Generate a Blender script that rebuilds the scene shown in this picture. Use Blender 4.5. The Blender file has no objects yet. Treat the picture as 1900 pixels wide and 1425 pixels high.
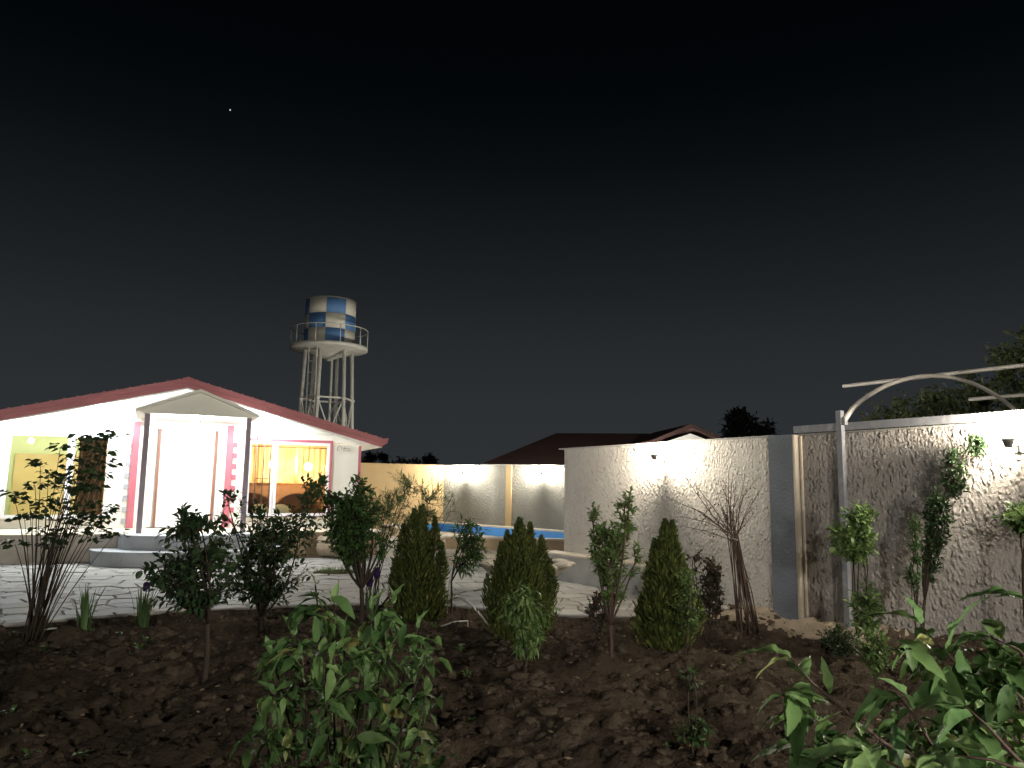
import bpy, math, random
import numpy as np
from mathutils import Vector, Matrix, noise as mnoise

# ------------------------------------------------------------------ camera, sky, exposure
scene = bpy.context.scene
COL = scene.collection
FPX, PITCH, ROLL, CAMH = 1427.0, math.radians(7.8), math.radians(0.82), 1.6
cam_d = bpy.data.cameras.new('camera'); cam = bpy.data.objects.new('camera', cam_d); COL.objects.link(cam)
cam_d.sensor_width = 36.0; cam_d.lens = 36.0 * FPX / 1900.0
cam_d.clip_start = 0.05; cam_d.clip_end = 2000.0
cam.matrix_world = Matrix.Translation((0, 0, CAMH)) @ Matrix.Rotation(math.pi / 2 + PITCH, 4, 'X') @ Matrix.Rotation(ROLL, 4, 'Z')
scene.camera = cam

def ray(u, v):
    x, y = (u - 950) / FPX, -(v - 712.5) / FPX
    c, s = math.cos(ROLL), math.sin(ROLL)
    x, y = c * x - s * y, s * x + c * y
    return Vector((x, math.cos(PITCH) - y * math.sin(PITCH), math.sin(PITCH) + y * math.cos(PITCH)))
def on_z(u, v, z=0.0):
    d = ray(u, v); return Vector((0, 0, CAMH)) + d * ((z - CAMH) / d.z)
def at_y(u, v, Y):
    d = ray(u, v); return Vector((0, 0, CAMH)) + d * (Y / d.y)

world = bpy.data.worlds.new('World'); scene.world = world; world.use_nodes = True
wt = world.node_tree; wt.nodes.clear()
w_out = wt.nodes.new('ShaderNodeOutputWorld'); w_bg = wt.nodes.new('ShaderNodeBackground')
w_tc = wt.nodes.new('ShaderNodeTexCoord'); w_sep = wt.nodes.new('ShaderNodeSeparateXYZ'); w_rmp = wt.nodes.new('ShaderNodeValToRGB')
wt.links.new(w_tc.outputs['Generated'], w_sep.inputs[0]); wt.links.new(w_sep.outputs['Z'], w_rmp.inputs[0])
SKY = [(0.0, (.028, .0315, .034)), (.10, (.0245, .0285, .0315)), (.18, (.0190, .0225, .0245)), (.25, (.0120, .0150, .0163)), (.30, (.0086, .0110, .0120)), (.345, (.0058, .0078, .0089)),
       (.40, (.0028, .0042, .0050)), (.47, (.0010, .0020, .0026)), (.56, (.0006, .0011, .0015)), (1.0, (.0005, .0009, .0012))]
el = w_rmp.color_ramp.elements
el[0].position, el[0].color = SKY[0][0], (*SKY[0][1], 1)
el[1].position, el[1].color = SKY[-1][0], (*SKY[-1][1], 1)
for p, c in SKY[1:-1]:
    k = el.new(p); k.color = (*c, 1)
sky_col = w_rmp.outputs[0]
for (su, sv, strength, rad) in ((427, 204, 0.8, .0008),):      # the few stars
    d = ray(su, sv).normalized()
    vm = wt.nodes.new('ShaderNodeVectorMath'); vm.operation = 'DISTANCE'; vm.inputs[1].default_value = d
    wt.links.new(w_tc.outputs['Generated'], vm.inputs[0])
    lt = wt.nodes.new('ShaderNodeMath'); lt.operation = 'LESS_THAN'; lt.inputs[1].default_value = rad
    wt.links.new(vm.outputs['Value'], lt.inputs[0])
    ml = wt.nodes.new('ShaderNodeMix'); ml.data_type = 'RGBA'; ml.inputs['B'].default_value = (strength, strength, strength, 1)
    wt.links.new(lt.outputs[0], ml.inputs['Factor']); wt.links.new(sky_col, ml.inputs['A']); sky_col = ml.outputs['Result']
wt.links.new(sky_col, w_bg.inputs[0]); w_bg.inputs[1].default_value = 0.395; wt.links.new(w_bg.outputs[0], w_out.inputs[0])

vs = scene.view_settings
vs.view_transform = 'Standard'; vs.look = 'None'; vs.gamma = 1.0; vs.exposure = 1.35; vs.use_curve_mapping = False
cy = scene.cycles
cy.use_denoising = True; cy.use_light_tree = True; cy.sample_clamp_indirect = 4.0; cy.caustics_reflective = False; cy.caustics_refractive = False
cy.max_bounces = 6; cy.diffuse_bounces = 4; cy.glossy_bounces = 2; cy.transmission_bounces = 4; cy.transparent_max_bounces = 8

HOUSE_LAMP, WALL_LAMP, ROOM_LAMP = 880.0, 980.0, 95.0          # bulb radiance
COOL, WARM, AMBER = (.88, .96, 1.0), (1.0, .91, .75), (1.0, .84, .58)

# ------------------------------------------------------------------ helpers
rng = random.Random(7); nrng = np.random.default_rng(7)

def mat(name, col, rough=.75, var=None, bump=None, spec=.3, metal=0.0, stain=None):
    """var=(second colour, scale, contrast); bump=(scale, strength, distance[, kind]); stain=(colour, scale, amount)."""
    m = bpy.data.materials.new(name); m.use_nodes = True; t = m.node_tree; b = t.nodes['Principled BSDF']
    b.inputs['Base Color'].default_value = (*col, 1); b.inputs['Roughness'].default_value = rough
    b.inputs['Specular IOR Level'].default_value = spec; b.inputs['Metallic'].default_value = metal
    tc = t.nodes.new('ShaderNodeTexCoord'); src = None
    if var:
        n = t.nodes.new('ShaderNodeTexNoise'); n.inputs['Scale'].default_value = var[1]; n.inputs['Detail'].default_value = 6
        t.links.new(tc.outputs['Object'], n.inputs['Vector'])
        r = t.nodes.new('ShaderNodeValToRGB'); lo = .5 - .5 * (1 - var[2]) * .6; hi = 1 - lo
        r.color_ramp.elements[0].position = min(lo, .48); r.color_ramp.elements[1].position = max(hi, .52)
        r.color_ramp.elements[0].color = (*col, 1); r.color_ramp.elements[1].color = (*var[0], 1)
        t.links.new(n.outputs['Fac'], r.inputs[0]); src = r.outputs[0]
    if stain:
        n = t.nodes.new('ShaderNodeTexNoise'); n.inputs['Scale'].default_value = stain[1]; n.inputs['Detail'].default_value = 9; n.inputs['Roughness'].default_value = .7
        t.links.new(tc.outputs['Object'], n.inputs['Vector'])
        mr = t.nodes.new('ShaderNodeMapRange'); mr.inputs[1].default_value = .52; mr.inputs[2].default_value = .72; mr.inputs[4].default_value = stain[2]
        t.links.new(n.outputs['Fac'], mr.inputs[0])
        mx = t.nodes.new('ShaderNodeMix'); mx.data_type = 'RGBA'; mx.inputs['B'].default_value = (*stain[0], 1); mx.inputs['A'].default_value = (*col, 1)
        t.links.new(mr.outputs[0], mx.inputs['Factor'])
        if src: t.links.new(src, mx.inputs['A'])
        src = mx.outputs['Result']
    if src: t.links.new(src, b.inputs['Base Color'])
    if bump:
        kind = bump[3] if len(bump) > 3 else 'noise'
        if kind == 'stucco':
            mp = t.nodes.new('ShaderNodeMapping'); mp.inputs['Scale'].default_value = (1, 1, .66); t.links.new(tc.outputs['Object'], mp.inputs['Vector'])
            dn = t.nodes.new('ShaderNodeTexNoise'); dn.inputs['Scale'].default_value = bump[0] * 1.1; dn.inputs['Detail'].default_value = 3; t.links.new(mp.outputs[0], dn.inputs['Vector'])
            ad = t.nodes.new('ShaderNodeVectorMath'); ad.operation = 'MULTIPLY_ADD'; ad.inputs[1].default_value = (.055, .055, .055)
            t.links.new(dn.outputs['Color'], ad.inputs[0]); t.links.new(mp.outputs[0], ad.inputs[2])
            v = t.nodes.new('ShaderNodeTexVoronoi'); v.inputs['Scale'].default_value = bump[0]; t.links.new(ad.outputs[0], v.inputs['Vector'])
            mr = t.nodes.new('ShaderNodeMapRange'); mr.interpolation_type = 'SMOOTHSTEP'; mr.inputs[1].default_value = .62; mr.inputs[2].default_value = .08; t.links.new(v.outputs['Distance'], mr.inputs[0])
            rc = t.nodes.new('ShaderNodeSeparateColor'); t.links.new(v.outputs['Color'], rc.inputs[0])      # drops of uneven size
            mu = t.nodes.new('ShaderNodeMath'); mu.operation = 'MULTIPLY'; t.links.new(mr.outputs[0], mu.inputs[0]); t.links.new(rc.outputs[0], mu.inputs[1])
            f = t.nodes.new('ShaderNodeTexNoise'); f.inputs['Scale'].default_value = bump[0] * 1.6; f.inputs['Detail'].default_value = 5; t.links.new(mp.outputs[0], f.inputs['Vector'])
            mm = t.nodes.new('ShaderNodeMath'); mm.operation = 'MULTIPLY_ADD'; mm.inputs[1].default_value = .7
            t.links.new(f.outputs['Fac'], mm.inputs[0]); t.links.new(mu.outputs[0], mm.inputs[2]); h = mm.outputs[0]
        else:
            n = t.nodes.new('ShaderNodeTexNoise'); n.inputs['Scale'].default_value = bump[0]; n.inputs['Detail'].default_value = 8; n.inputs['Roughness'].default_value = .65
            t.links.new(tc.outputs['Object'], n.inputs['Vector']); h = n.outputs['Fac']
        bp = t.nodes.new('ShaderNodeBump'); bp.inputs['Strength'].default_value = bump[1]; bp.inputs['Distance'].default_value = bump[2]
        t.links.new(h, bp.inputs['Height']); t.links.new(bp.outputs[0], b.inputs['Normal'])
    return m

def emis(name, col, strength):
    m = bpy.data.materials.new(name); m.use_nodes = True; t = m.node_tree; t.nodes.clear()
    o = t.nodes.new('ShaderNodeOutputMaterial'); e = t.nodes.new('ShaderNodeEmission')
    e.inputs[0].default_value = (*col, 1); e.inputs[1].default_value = strength; t.links.new(e.outputs[0], o.inputs[0]); return m

def leafmat(name, c1, c2, rough=.5, trans=.28, attr=True, tip=None):
    m = bpy.data.materials.new(name); m.use_nodes = True; t = m.node_tree; b = t.nodes['Principled BSDF']; o = t.nodes['Material Output']
    b.inputs['Roughness'].default_value = rough; b.inputs['Specular IOR Level'].default_value = .22
    if attr: a = t.nodes.new('ShaderNodeAttribute'); a.attribute_name = 'rnd'; f = a.outputs['Fac']
    else: a = t.nodes.new('ShaderNodeObjectInfo'); f = a.outputs['Random']
    r = t.nodes.new('ShaderNodeValToRGB'); r.color_ramp.elements[0].color = (*c1, 1); r.color_ramp.elements[1].color = (*c2, 1)
    if tip: k = r.color_ramp.elements.new(.93); k.color = (*c2, 1); r.color_ramp.elements[2].color = (*tip, 1)
    t.links.new(f, r.inputs[0]); col = r.outputs[0]
    if not attr:                                                     # veins of the large leaves
        tc = t.nodes.new('ShaderNodeTexCoord'); w = t.nodes.new('ShaderNodeTexWave'); w.inputs['Scale'].default_value = 2.1; w.inputs['Distortion'].default_value = 1.2
        mp = t.nodes.new('ShaderNodeVectorMath'); mp.operation = 'ABSOLUTE'; t.links.new(tc.outputs['Object'], mp.inputs[0])
        ro = t.nodes.new('ShaderNodeVectorRotate'); ro.rotation_type = 'Z_AXIS'; ro.inputs['Angle'].default_value = .75
        t.links.new(mp.outputs[0], ro.inputs[0]); t.links.new(ro.outputs[0], w.inputs['Vector'])
        bp = t.nodes.new('ShaderNodeBump'); bp.inputs['Strength'].default_value = .12; bp.inputs['Distance'].default_value = .02
        t.links.new(w.outputs['Fac'], bp.inputs['Height']); t.links.new(bp.outputs[0], b.inputs['Normal'])
        n = t.nodes.new('ShaderNodeTexNoise'); n.inputs['Scale'].default_value = 3.5; t.links.new(tc.outputs['Object'], n.inputs['Vector'])
        mx = t.nodes.new('ShaderNodeMix'); mx.data_type = 'RGBA'; mx.blend_type = 'MULTIPLY'; mx.inputs['Factor'].default_value = .45
        t.links.new(col, mx.inputs['A']); t.links.new(n.outputs['Color'], mx.inputs['B']); 
        hv = t.nodes.new('ShaderNodeHueSaturation'); hv.inputs['Value'].default_value = 1.25; t.links.new(mx.outputs['Result'], hv.inputs['Color'])
        g = t.nodes.new('ShaderNodeMix'); g.data_type = 'RGBA'; g.inputs['Factor'].default_value = .6
        t.links.new(hv.outputs[0], g.inputs['A']); t.links.new(col, g.inputs['B']); col = g.outputs['Result']
    t.links.new(col, b.inputs['Base Color'])
    tr = t.nodes.new('ShaderNodeBsdfTranslucent'); t.links.new(col, tr.inputs[0])
    mx = t.nodes.new('ShaderNodeMixShader'); mx.inputs[0].default_value = trans
    t.links.new(b.outputs[0], mx.inputs[1]); t.links.new(tr.outputs[0], mx.inputs[2]); t.links.new(mx.outputs[0], o.inputs[0])
    return m

def obj(name, me, parent=None):
    o = bpy.data.objects.new(name, me); COL.objects.link(o)
    if parent is not None: o.parent = parent
    return o
def tag(o, label=None, cat=None, group=None, kind=None):
    for k, v in (('label', label), ('category', cat), ('group', group), ('kind', kind)):
        if v: o[k] = v
    return o
def thing(name, label, cat, loc=(0, 0, 0), rz=0.0, group=None):
    o = obj(name, None); o.location = loc; o.rotation_euler = (0, 0, rz); return tag(o, label, cat, group)

class MB:
    def __init__(s): s.v = []; s.f = []; s.sm = []
    def add(s, vs, fs, smooth=False):
        n = len(s.v); s.v += [tuple(p) for p in vs]; s.f += [tuple(i + n for i in f) for f in fs]; s.sm += [smooth] * len(fs); return s
    def box(s, x0, x1, y0, y1, z0, z1):
        return s.add([(x, y, z) for z in (z0, z1) for y in (y0, y1) for x in (x0, x1)],
                     [(0, 2, 3, 1), (4, 5, 7, 6), (0, 1, 5, 4), (2, 6, 7, 3), (0, 4, 6, 2), (1, 3, 7, 5)])
    def bar(s, a, b, w, h=None):                                     # straight square bar from a to b
        a, b = Vector(a), Vector(b); h = h or w; d = (b - a).normalized()
        up = Vector((0, 0, 1)) if abs(d.z) < .95 else Vector((0, 1, 0))
        x = d.cross(up).normalized() * w / 2; y = x.cross(d).normalized() * h / 2
        return s.add([p + sx * x + sy * y for p in (a, b) for sx, sy in ((-1, -1), (1, -1), (1, 1), (-1, 1))],
                     [(3, 2, 1, 0), (4, 5, 6, 7), (0, 1, 5, 4), (1, 2, 6, 5), (2, 3, 7, 6), (3, 0, 4, 7)])
    def tube(s, pts, rad, n=6, cap=True):
        pts = [Vector(p) for p in pts]; k = len(pts)
        if not hasattr(rad, '__len__'): rad = [rad] * k
        vs = []; ref = None
        for i, p in enumerate(pts):
            d = (pts[min(i + 1, k - 1)] - pts[max(i - 1, 0)])
            d = d.normalized() if d.length > 1e-9 else Vector((0, 0, 1))
            if ref is None: ref = Vector((1, 0, 0)) if abs(d.x) < .8 else Vector((0, 1, 0))
            x = (ref - d * ref.dot(d)).normalized(); ref = x; y = d.cross(x)
            vs += [p + (x * math.cos(a) + y * math.sin(a)) * rad[i] for a in [2 * math.pi * j / n for j in range(n)]]
        fs = [(i * n + j, i * n + (j + 1) % n, (i + 1) * n + (j + 1) % n, (i + 1) * n + j) for i in range(k - 1) for j in range(n)]
        if cap: fs += [tuple(range(n - 1, -1, -1)), tuple(range((k - 1) * n, k * n))]
        return s.add(vs, fs, True)
    def lathe(s, prof, n=24, c=(0, 0, 0), a0=0.0, a1=2 * math.pi, smooth=True):
        full = abs(a1 - a0 - 2 * math.pi) < 1e-6; m = n if full else n + 1; k = len(prof)
        vs = [(c[0] + r * math.cos(a0 + (a1 - a0) * j / n), c[1] + r * math.sin(a0 + (a1 - a0) * j / n), c[2] + z) for r, z in prof for j in range(m)]
        fs = [(i * m + j, i * m + (j + 1) % m, (i + 1) * m + (j + 1) % m, (i + 1) * m + j) for i in range(k - 1) for j in range(n)]
        return s.add(vs, fs, smooth)
    def prism(s, poly, z0, z1):
        n = len(poly)
        return s.add([(p[0], p[1], z0) for p in poly] + [(p[0], p[1], z1) for p in poly],
                     [tuple(range(n - 1, -1, -1)), tuple(range(n, 2 * n))] + [(i, (i + 1) % n, n + (i + 1) % n, n + i) for i in range(n)])
    def slab(s, poly, y0, y1):                                       # polygon in x,z pushed along y
        n = len(poly)
        return s.add([(p[0], y0, p[1]) for p in poly] + [(p[0], y1, p[1]) for p in poly],
                     [tuple(range(n)), tuple(range(2 * n - 1, n - 1, -1)), ] + [((i + 1) % n, i, n + i, n + (i + 1) % n) for i in range(n)])
    def sphere(s, c, r, n=12, m=8, sq=(1, 1, 1)):
        vs = [(c[0] + r * sq[0] * math.sin(t) * math.cos(a), c[1] + r * sq[1] * math.sin(t) * math.sin(a), c[2] + r * sq[2] * math.cos(t))
              for t in [math.pi * i / m for i in range(m + 1)] for a in [2 * math.pi * j / n for j in range(n)]]
        return s.add(vs, [(i * n + j, (i + 1) * n + j, (i + 1) * n + (j + 1) % n, i * n + (j + 1) % n) for i in range(m) for j in range(n)], True)
    def mesh(s, name, m):
        me = bpy.data.meshes.new(name); me.from_pydata(s.v, [], s.f); me.materials.append(m)
        me.polygons.foreach_set('use_smooth', s.sm); me.update(); return me
    def build(s, name, m, parent=None): return obj(name, s.mesh(name, m), parent)

def fastmesh(name, V, F, m, rnd=None, smooth=True):                  # V (n,3) F (k,4 or 3)
    me = bpy.data.meshes.new(name); V = np.asarray(V, np.float32); F = np.asarray(F, np.int32); k, w = F.shape
    me.vertices.add(len(V)); me.vertices.foreach_set('co', V.ravel())
    me.loops.add(k * w); me.loops.foreach_set('vertex_index', F.ravel())
    me.polygons.add(k); me.polygons.foreach_set('loop_start', np.arange(0, k * w, w, dtype=np.int32))
    me.polygons.foreach_set('use_smooth', np.full(k, smooth, dtype=bool))
    if rnd is not None:
        a = me.attributes.new('rnd', 'FLOAT', 'FACE'); a.data.foreach_set('value', np.asarray(rnd, np.float32))
    me.materials.append(m); me.update(calc_edges=True); me.validate(); return me

def clip(poly, a, b, c):                                             # keep a*x+b*y<=c
    out = []
    for i, p in enumerate(poly):
        q = poly[(i + 1) % len(poly)]; dp = a * p[0] + b * p[1] - c; dq = a * q[0] + b * q[1] - c
        if dp <= 0: out.append(p)
        if dp * dq < 0: t = dp / (dp - dq); out.append((p[0] + t * (q[0] - p[0]), p[1] + t * (q[1] - p[1])))
    return out

# ------------------------------------------------------------------ materials
M = {}
M['soil'] = mat('soil', (.040, .031, .023), 1.0, ((.085, .066, .049), .7, .5), (18, 1.0, .06), .0, stain=((.17, .135, .10), 5, .45))
M['clod'] = mat('clod', (.042, .032, .024), 1.0, ((.105, .082, .060), 2.5, .3), (38, 1.0, .03), .0)
M['earth'] = mat('earth', (.05, .045, .035), .95, ((.08, .07, .05), .2, .3))
M['mortar'] = mat('mortar', (.17, .16, .145), .9, ((.24, .225, .20), 3, .2), (40, .5, .01))
M['stone'] = [mat('flagstone', c, .72, (d, 2.2, .2), (9, .6, .02), .25, stain=((.18, .16, .14), 5, .4)) for c, d in
              (((.33, .32, .295), (.42, .405, .375)), ((.28, .265, .235), (.37, .35, .315)), ((.38, .37, .355), (.45, .44, .42)), ((.235, .22, .195), (.32, .30, .27)))]
M['clad'] = mat('clad_stone', (.42, .32, .21), .8, ((.33, .24, .15), 3.0, .3), (14, .6, .02), .2, stain=((.2, .15, .1), 4, .4))
M['clad2'] = mat('clad_stone_grey', (.52, .48, .43), .8, ((.38, .34, .29), 3.0, .3), (14, .6, .02), .2)
M['step'] = mat('step_stone', (.30, .32, .34), .45, ((.42, .44, .46), 2.0, .4), (10, .25, .01), .4, stain=((.55, .57, .58), 1.2, .5))
M['panel'] = mat('wall_panel', (.76, .74, .66), .6, ((.72, .70, .62), 1.4, .2), (120, .08, .003), .3)
M['white'] = mat('white_paint', (.80, .80, .78), .45, ((.75, .75, .73), 2, .2))
M['upvc'] = mat('white_frame', (.78, .77, .80), .3)
M['rose'] = mat('rose_trim', (.45, .13, .16), .4, ((.40, .11, .14), 5, .3))
M['roof'] = mat('red_roof', (.42, .14, .15), .45, ((.37, .12, .13), 2, .3), spec=.35)
M['mauve'] = mat('mauve_post', (.29, .235, .265), .45, ((.25, .20, .23), 4, .3))
M['brown'] = mat('brown_strip', (.20, .09, .06), .5)
M['quoin'] = mat('grey_quoin', (.34, .34, .36), .7, ((.28, .28, .30), 6, .3), (30, .4, .01))
M['door'] = mat('door_paint', (.80, .79, .76), .4)
M['steel'] = mat('steel', (.55, .55, .55), .35, metal=.9)
M['guard'] = mat('dark_iron', (.05, .035, .03), .5, spec=.4)
M['room_warm'] = mat('room_warm', (.70, .55, .33), .8)
M['room_olive'] = mat('room_olive', (.60, .62, .40), .8, ((.54, .57, .36), .6, .3))
M['wood'] = mat('wainscot', (.20, .105, .055), .55, ((.15, .08, .04), 8, .3))
M['curtain'] = mat('curtain_cloth', (.86, .70, .44), .85, ((.74, .50, .24), 3, .3))
M['curtain_brown'] = mat('curtain_brown', (.23, .14, .085), .9, ((.17, .10, .06), 5, .3))
M['sofa'] = mat('sofa_cloth', (.14, .07, .04), .9, (( .1, .05, .03), 9, .3))
M['cushion'] = mat('cushion_cloth', (.62, .58, .38), .9)
M['stucco'] = mat('coarse_render', (.46, .43, .385), .85, ((.39, .36, .32), 1.3, .2), (22, 1.0, .042, 'stucco'), .25, stain=((.30, .27, .24), 1.6, .35))
M['stucco_brown'] = mat('coarse_render_brown', (.335, .305, .275), .85, ((.275, .245, .22), 1.6, .2), (21, 1.0, .040, 'stucco'), .3, stain=((.42, .37, .32), 9, .25))
M['column'] = mat('column_render', (.175, .195, .215), .9, ((.14, .155, .172), 3, .2), (26, 1.0, .035), .1)
M['cream'] = mat('cream_render', (.50, .37, .20), .85, ((.43, .32, .175), .8, .2), (28, .5, .02), .2, stain=((.46, .37, .23), .9, .5))
M['grey_far'] = mat('grey_render', (.29, .29, .265), .85, ((.245, .245, .225), .7, .2), (19, 1.0, .032, 'stucco'), .2)
M['cream_side_lit'] = mat('column_side_lit', (.60, .52, .42), .85, ((.52, .45, .36), 4, .3), (34, .7, .02), .2)  # paler cream holds the lamp light on the column's side
M['cement'] = mat('cement', (.36, .345, .32), .85, ((.30, .285, .26), 4, .2), (40, .5, .01), .2, stain=((.22, .2, .18), 3, .4))
M['pool_blue'] = mat('pool_paint', (.055, .25, .60), .35, ((.075, .29, .66), 1.5, .3), spec=.4)
M['coping'] = mat('coping_stone', (.55, .48, .38), .6, ((.47, .41, .32), 3, .3), (20, .3, .01))
M['bowl'] = mat('cast_stone', (.42, .38, .32), .8, ((.34, .30, .25), 5, .3), (26, .5, .015), .2)
M['pgrey'] = mat('galvanised', (.25, .25, .265), .5, ((.20, .20, .215), 8, .3), spec=.3, stain=((.5, .48, .44), 9, .5))
M['pcream'] = mat('pipe_paint', (.58, .53, .47), .45, ((.50, .46, .41), 6, .3), spec=.4)
M['tank_w'] = mat('tank_white', (.62, .60, .52), .6, ((.54, .52, .44), 2, .3), stain=((.30, .21, .13), 1.7, .6))
M['tank_b'] = mat('tank_blue', (.10, .22, .44), .6, ((.08, .18, .37), 2, .3))
M['tower'] = mat('tower_steel', (.60, .59, .54), .55, ((.52, .51, .46), 3, .3), stain=((.33, .24, .17), 4, .35))
M['droof'] = mat('dark_tile_roof', (.070, .037, .032), .7, ((.052, .028, .025), 2, .3), (9, .6, .05))
M['hose'] = mat('hose_plastic', (.30, .29, .27), .5)
M['hose_dark'] = mat('hose_black', (.02, .02, .02), .5)
M['mat_roll'] = mat('mat_cloth', (.36, .29, .20), .9, ((.28, .22, .15), 8, .3))
M['bark'] = mat('bark', (.052, .039, .029), .9, ((.032, .025, .019), 14, .3), (60, .8, .006), .1)
M['bark_red'] = mat('bark_red', (.085, .055, .042), .8, ((.055, .036, .029), 14, .3), (60, .6, .004), .2)
M['lamp_body'] = mat('lamp_body', (.08, .075, .07), .45, spec=.5)
M['bulb_cool'] = emis('bulb_cool', COOL, HOUSE_LAMP)
M['bulb_porch'] = emis('bulb_porch', (.95, .98, 1.0), 1500.0)
M['bulb_warm'] = emis('bulb_warm', WARM, WALL_LAMP)
M['bulb_far_fill'] = emis('bulb_far_fill', (1.0, .97, .90), 8200.0)  # for the added fill lamp far behind the camera
M['bulb_near_fill'] = emis('bulb_near_fill', (1.0, .95, .84), 2700.0)  # for the added fill lamp close behind the camera
M['bulb_assumed_yard'] = emis('bulb_assumed_yard', (1.0, .95, .84), 2600.0)  # for the assumed lamp that lights the water tower
M['bulb_room'] = emis('bulb_room', (.93, 1.0, .92), 330.0)
M['bulb_amber'] = emis('bulb_amber', AMBER, ROOM_LAMP)
M['glass'] = bpy.data.materials.new('pane_glass'); M['glass'].use_nodes = True
_t = M['glass'].node_tree; _t.nodes.clear()
_o = _t.nodes.new('ShaderNodeOutputMaterial'); _tr = _t.nodes.new('ShaderNodeBsdfTransparent'); _gl = _t.nodes.new('ShaderNodeBsdfGlossy'); _gl.inputs['Roughness'].default_value = .02
_fr = _t.nodes.new('ShaderNodeFresnel'); _fr.inputs[0].default_value = 1.5; _mx = _t.nodes.new('ShaderNodeMixShader'); _tr.inputs[0].default_value = (.93, .95, .93, 1)
_t.links.new(_fr.outputs[0], _mx.inputs[0]); _t.links.new(_tr.outputs[0], _mx.inputs[1]); _t.links.new(_gl.outputs[0], _mx.inputs[2]); _t.links.new(_mx.outputs[0], _o.inputs[0])
M['water'] = mat('pool_water', (.02, .12, .34), .06, bump=(7, .25, .03), spec=.5)
LM = dict(
    cherry=leafmat('leaf_cherry', (.075, .145, .052), (.185, .28, .105), .48, .3, False, tip=(.30, .29, .11)),
    cherry2=leafmat('leaf_cherry_small', (.034, .078, .024), (.11, .18, .058), .48, .3, tip=(.24, .23, .08)),
    dark=leafmat('leaf_dark', (.018, .038, .016), (.042, .074, .028), .5, .15),
    plum=leafmat('leaf_plum', (.035, .075, .024), (.065, .12, .035), .5, .2),
    olive=leafmat('leaf_olive', (.085, .13, .055), (.15, .20, .085), .5, .25),
    pear=leafmat('leaf_pear', (.060, .115, .038), (.15, .215, .065), .45, .3),
    rosered=leafmat('leaf_rose', (.035, .030, .022), (.055, .045, .030), .5, .15, tip=(.16, .02, .025)),
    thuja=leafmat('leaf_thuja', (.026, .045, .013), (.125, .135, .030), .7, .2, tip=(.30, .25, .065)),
    iris=leafmat('leaf_iris', (.050, .10, .035), (.10, .16, .06), .5, .25),
    far=leafmat('leaf_far', (.085, .11, .05), (.15, .175, .08), .6, .3),
    fardark=leafmat('leaf_far_dark', (.014, .018, .014), (.024, .030, .020), .7, .1),
    grass=leafmat('leaf_grass', (.06, .12, .03), (.13, .20, .06), .6, .25))
M['petal'] = mat('iris_petal', (.035, .012, .07), .7)
M['bud'] = mat('dry_bud', (.075, .042, .034), .8)

# ------------------------------------------------------------------ directions of the place
E_ = Vector((.911, .412, 0)).normalized(); N_ = Vector((E_.y, -E_.x, 0))       # along / out of the house front
T0 = Vector((-10.07, 15.56, 0)); HRZ = math.atan2(E_.y, E_.x)
W0 = Vector((1.01, 14.56, 0)); WD = Vector((.537, -.843, 0)).normalized(); WN = Vector((WD.y, -WD.x, 0))   # boundary wall, WN towards the court
WRZ = math.atan2(WD.y, WD.x)
def H(u, off, z=0.0): return T0 + E_ * u - N_ * off + Vector((0, 0, z))        # house coordinates
def Wp(s, off, z=0.0): return W0 + WD * s + WN * off + Vector((0, 0, z))

# ------------------------------------------------------------------ ground, soil bed, paving
SOILZ = -.075
tag(MB().add([(-700, -60, -.32), (700, -60, -.32), (700, 1200, -.32), (-700, 1200, -.32)], [(0, 1, 2, 3)]).build('ground', M['earth']), kind='structure')

EDGE = [(-16, 5.2), (-9.5, 7.0), (-7.2, 8.1), (-5.74, 8.98), (-5.36, 9.37), (-4.89, 9.69), (-4.23, 10.25), (-3.35, 10.62), (-2.31, 11.0), (-.73, 10.95), (.67, 10.30), (1.53, 10.22), (2.6, 10.55), (3.05, 11.0)]
def edge_y(x):
    for (a, b), (c, d) in zip(EDGE, EDGE[1:]):
        if a <= x <= c: return b + (d - b) * (x - a) / (c - a)
    return EDGE[0][1] if x < EDGE[0][0] else 99.0
def soil_h(x, y):
    e = edge_y(x) - y; s = max(0.0, min(1.0, (e + .1) / .7))
    p = Vector((x, y, 0))
    h = mnoise.fractal(p * .9, 1.0, 2.0, 3) * .11 + mnoise.noise(p * 2.1 + Vector((7, 3, 1))) * .05 + abs(mnoise.noise(p * 3.6)) * .10 + mnoise.fractal(p * 7.0, .8, 2.1, 4) * .050
    near_wall = max(0.0, 1 - abs((p - W0).dot(WN)) / .9) if x > 1.5 else 0.0
    return SOILZ + s * h + (1 - s) * .048 + near_wall * .08 * s
gx = np.concatenate([np.arange(-13, -7, .16), np.arange(-7, 6.5, .05), np.arange(6.5, 11, .16)]); gy = np.concatenate([np.arange(-3, 1.5, .2), np.arange(1.5, 11.6, .05)])
V = [(x, y, soil_h(x, y)) for y in gy for x in gx]; nx = len(gx)
ii = np.arange(len(V)).reshape(len(gy), nx)
Fq = np.stack([ii[:-1, :-1], ii[:-1, 1:], ii[1:, 1:], ii[1:, :-1]], -1).reshape(-1, 4)
tag(obj('soil_bed', fastmesh('soil_bed', V, Fq, M['soil'])), kind='structure')

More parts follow.
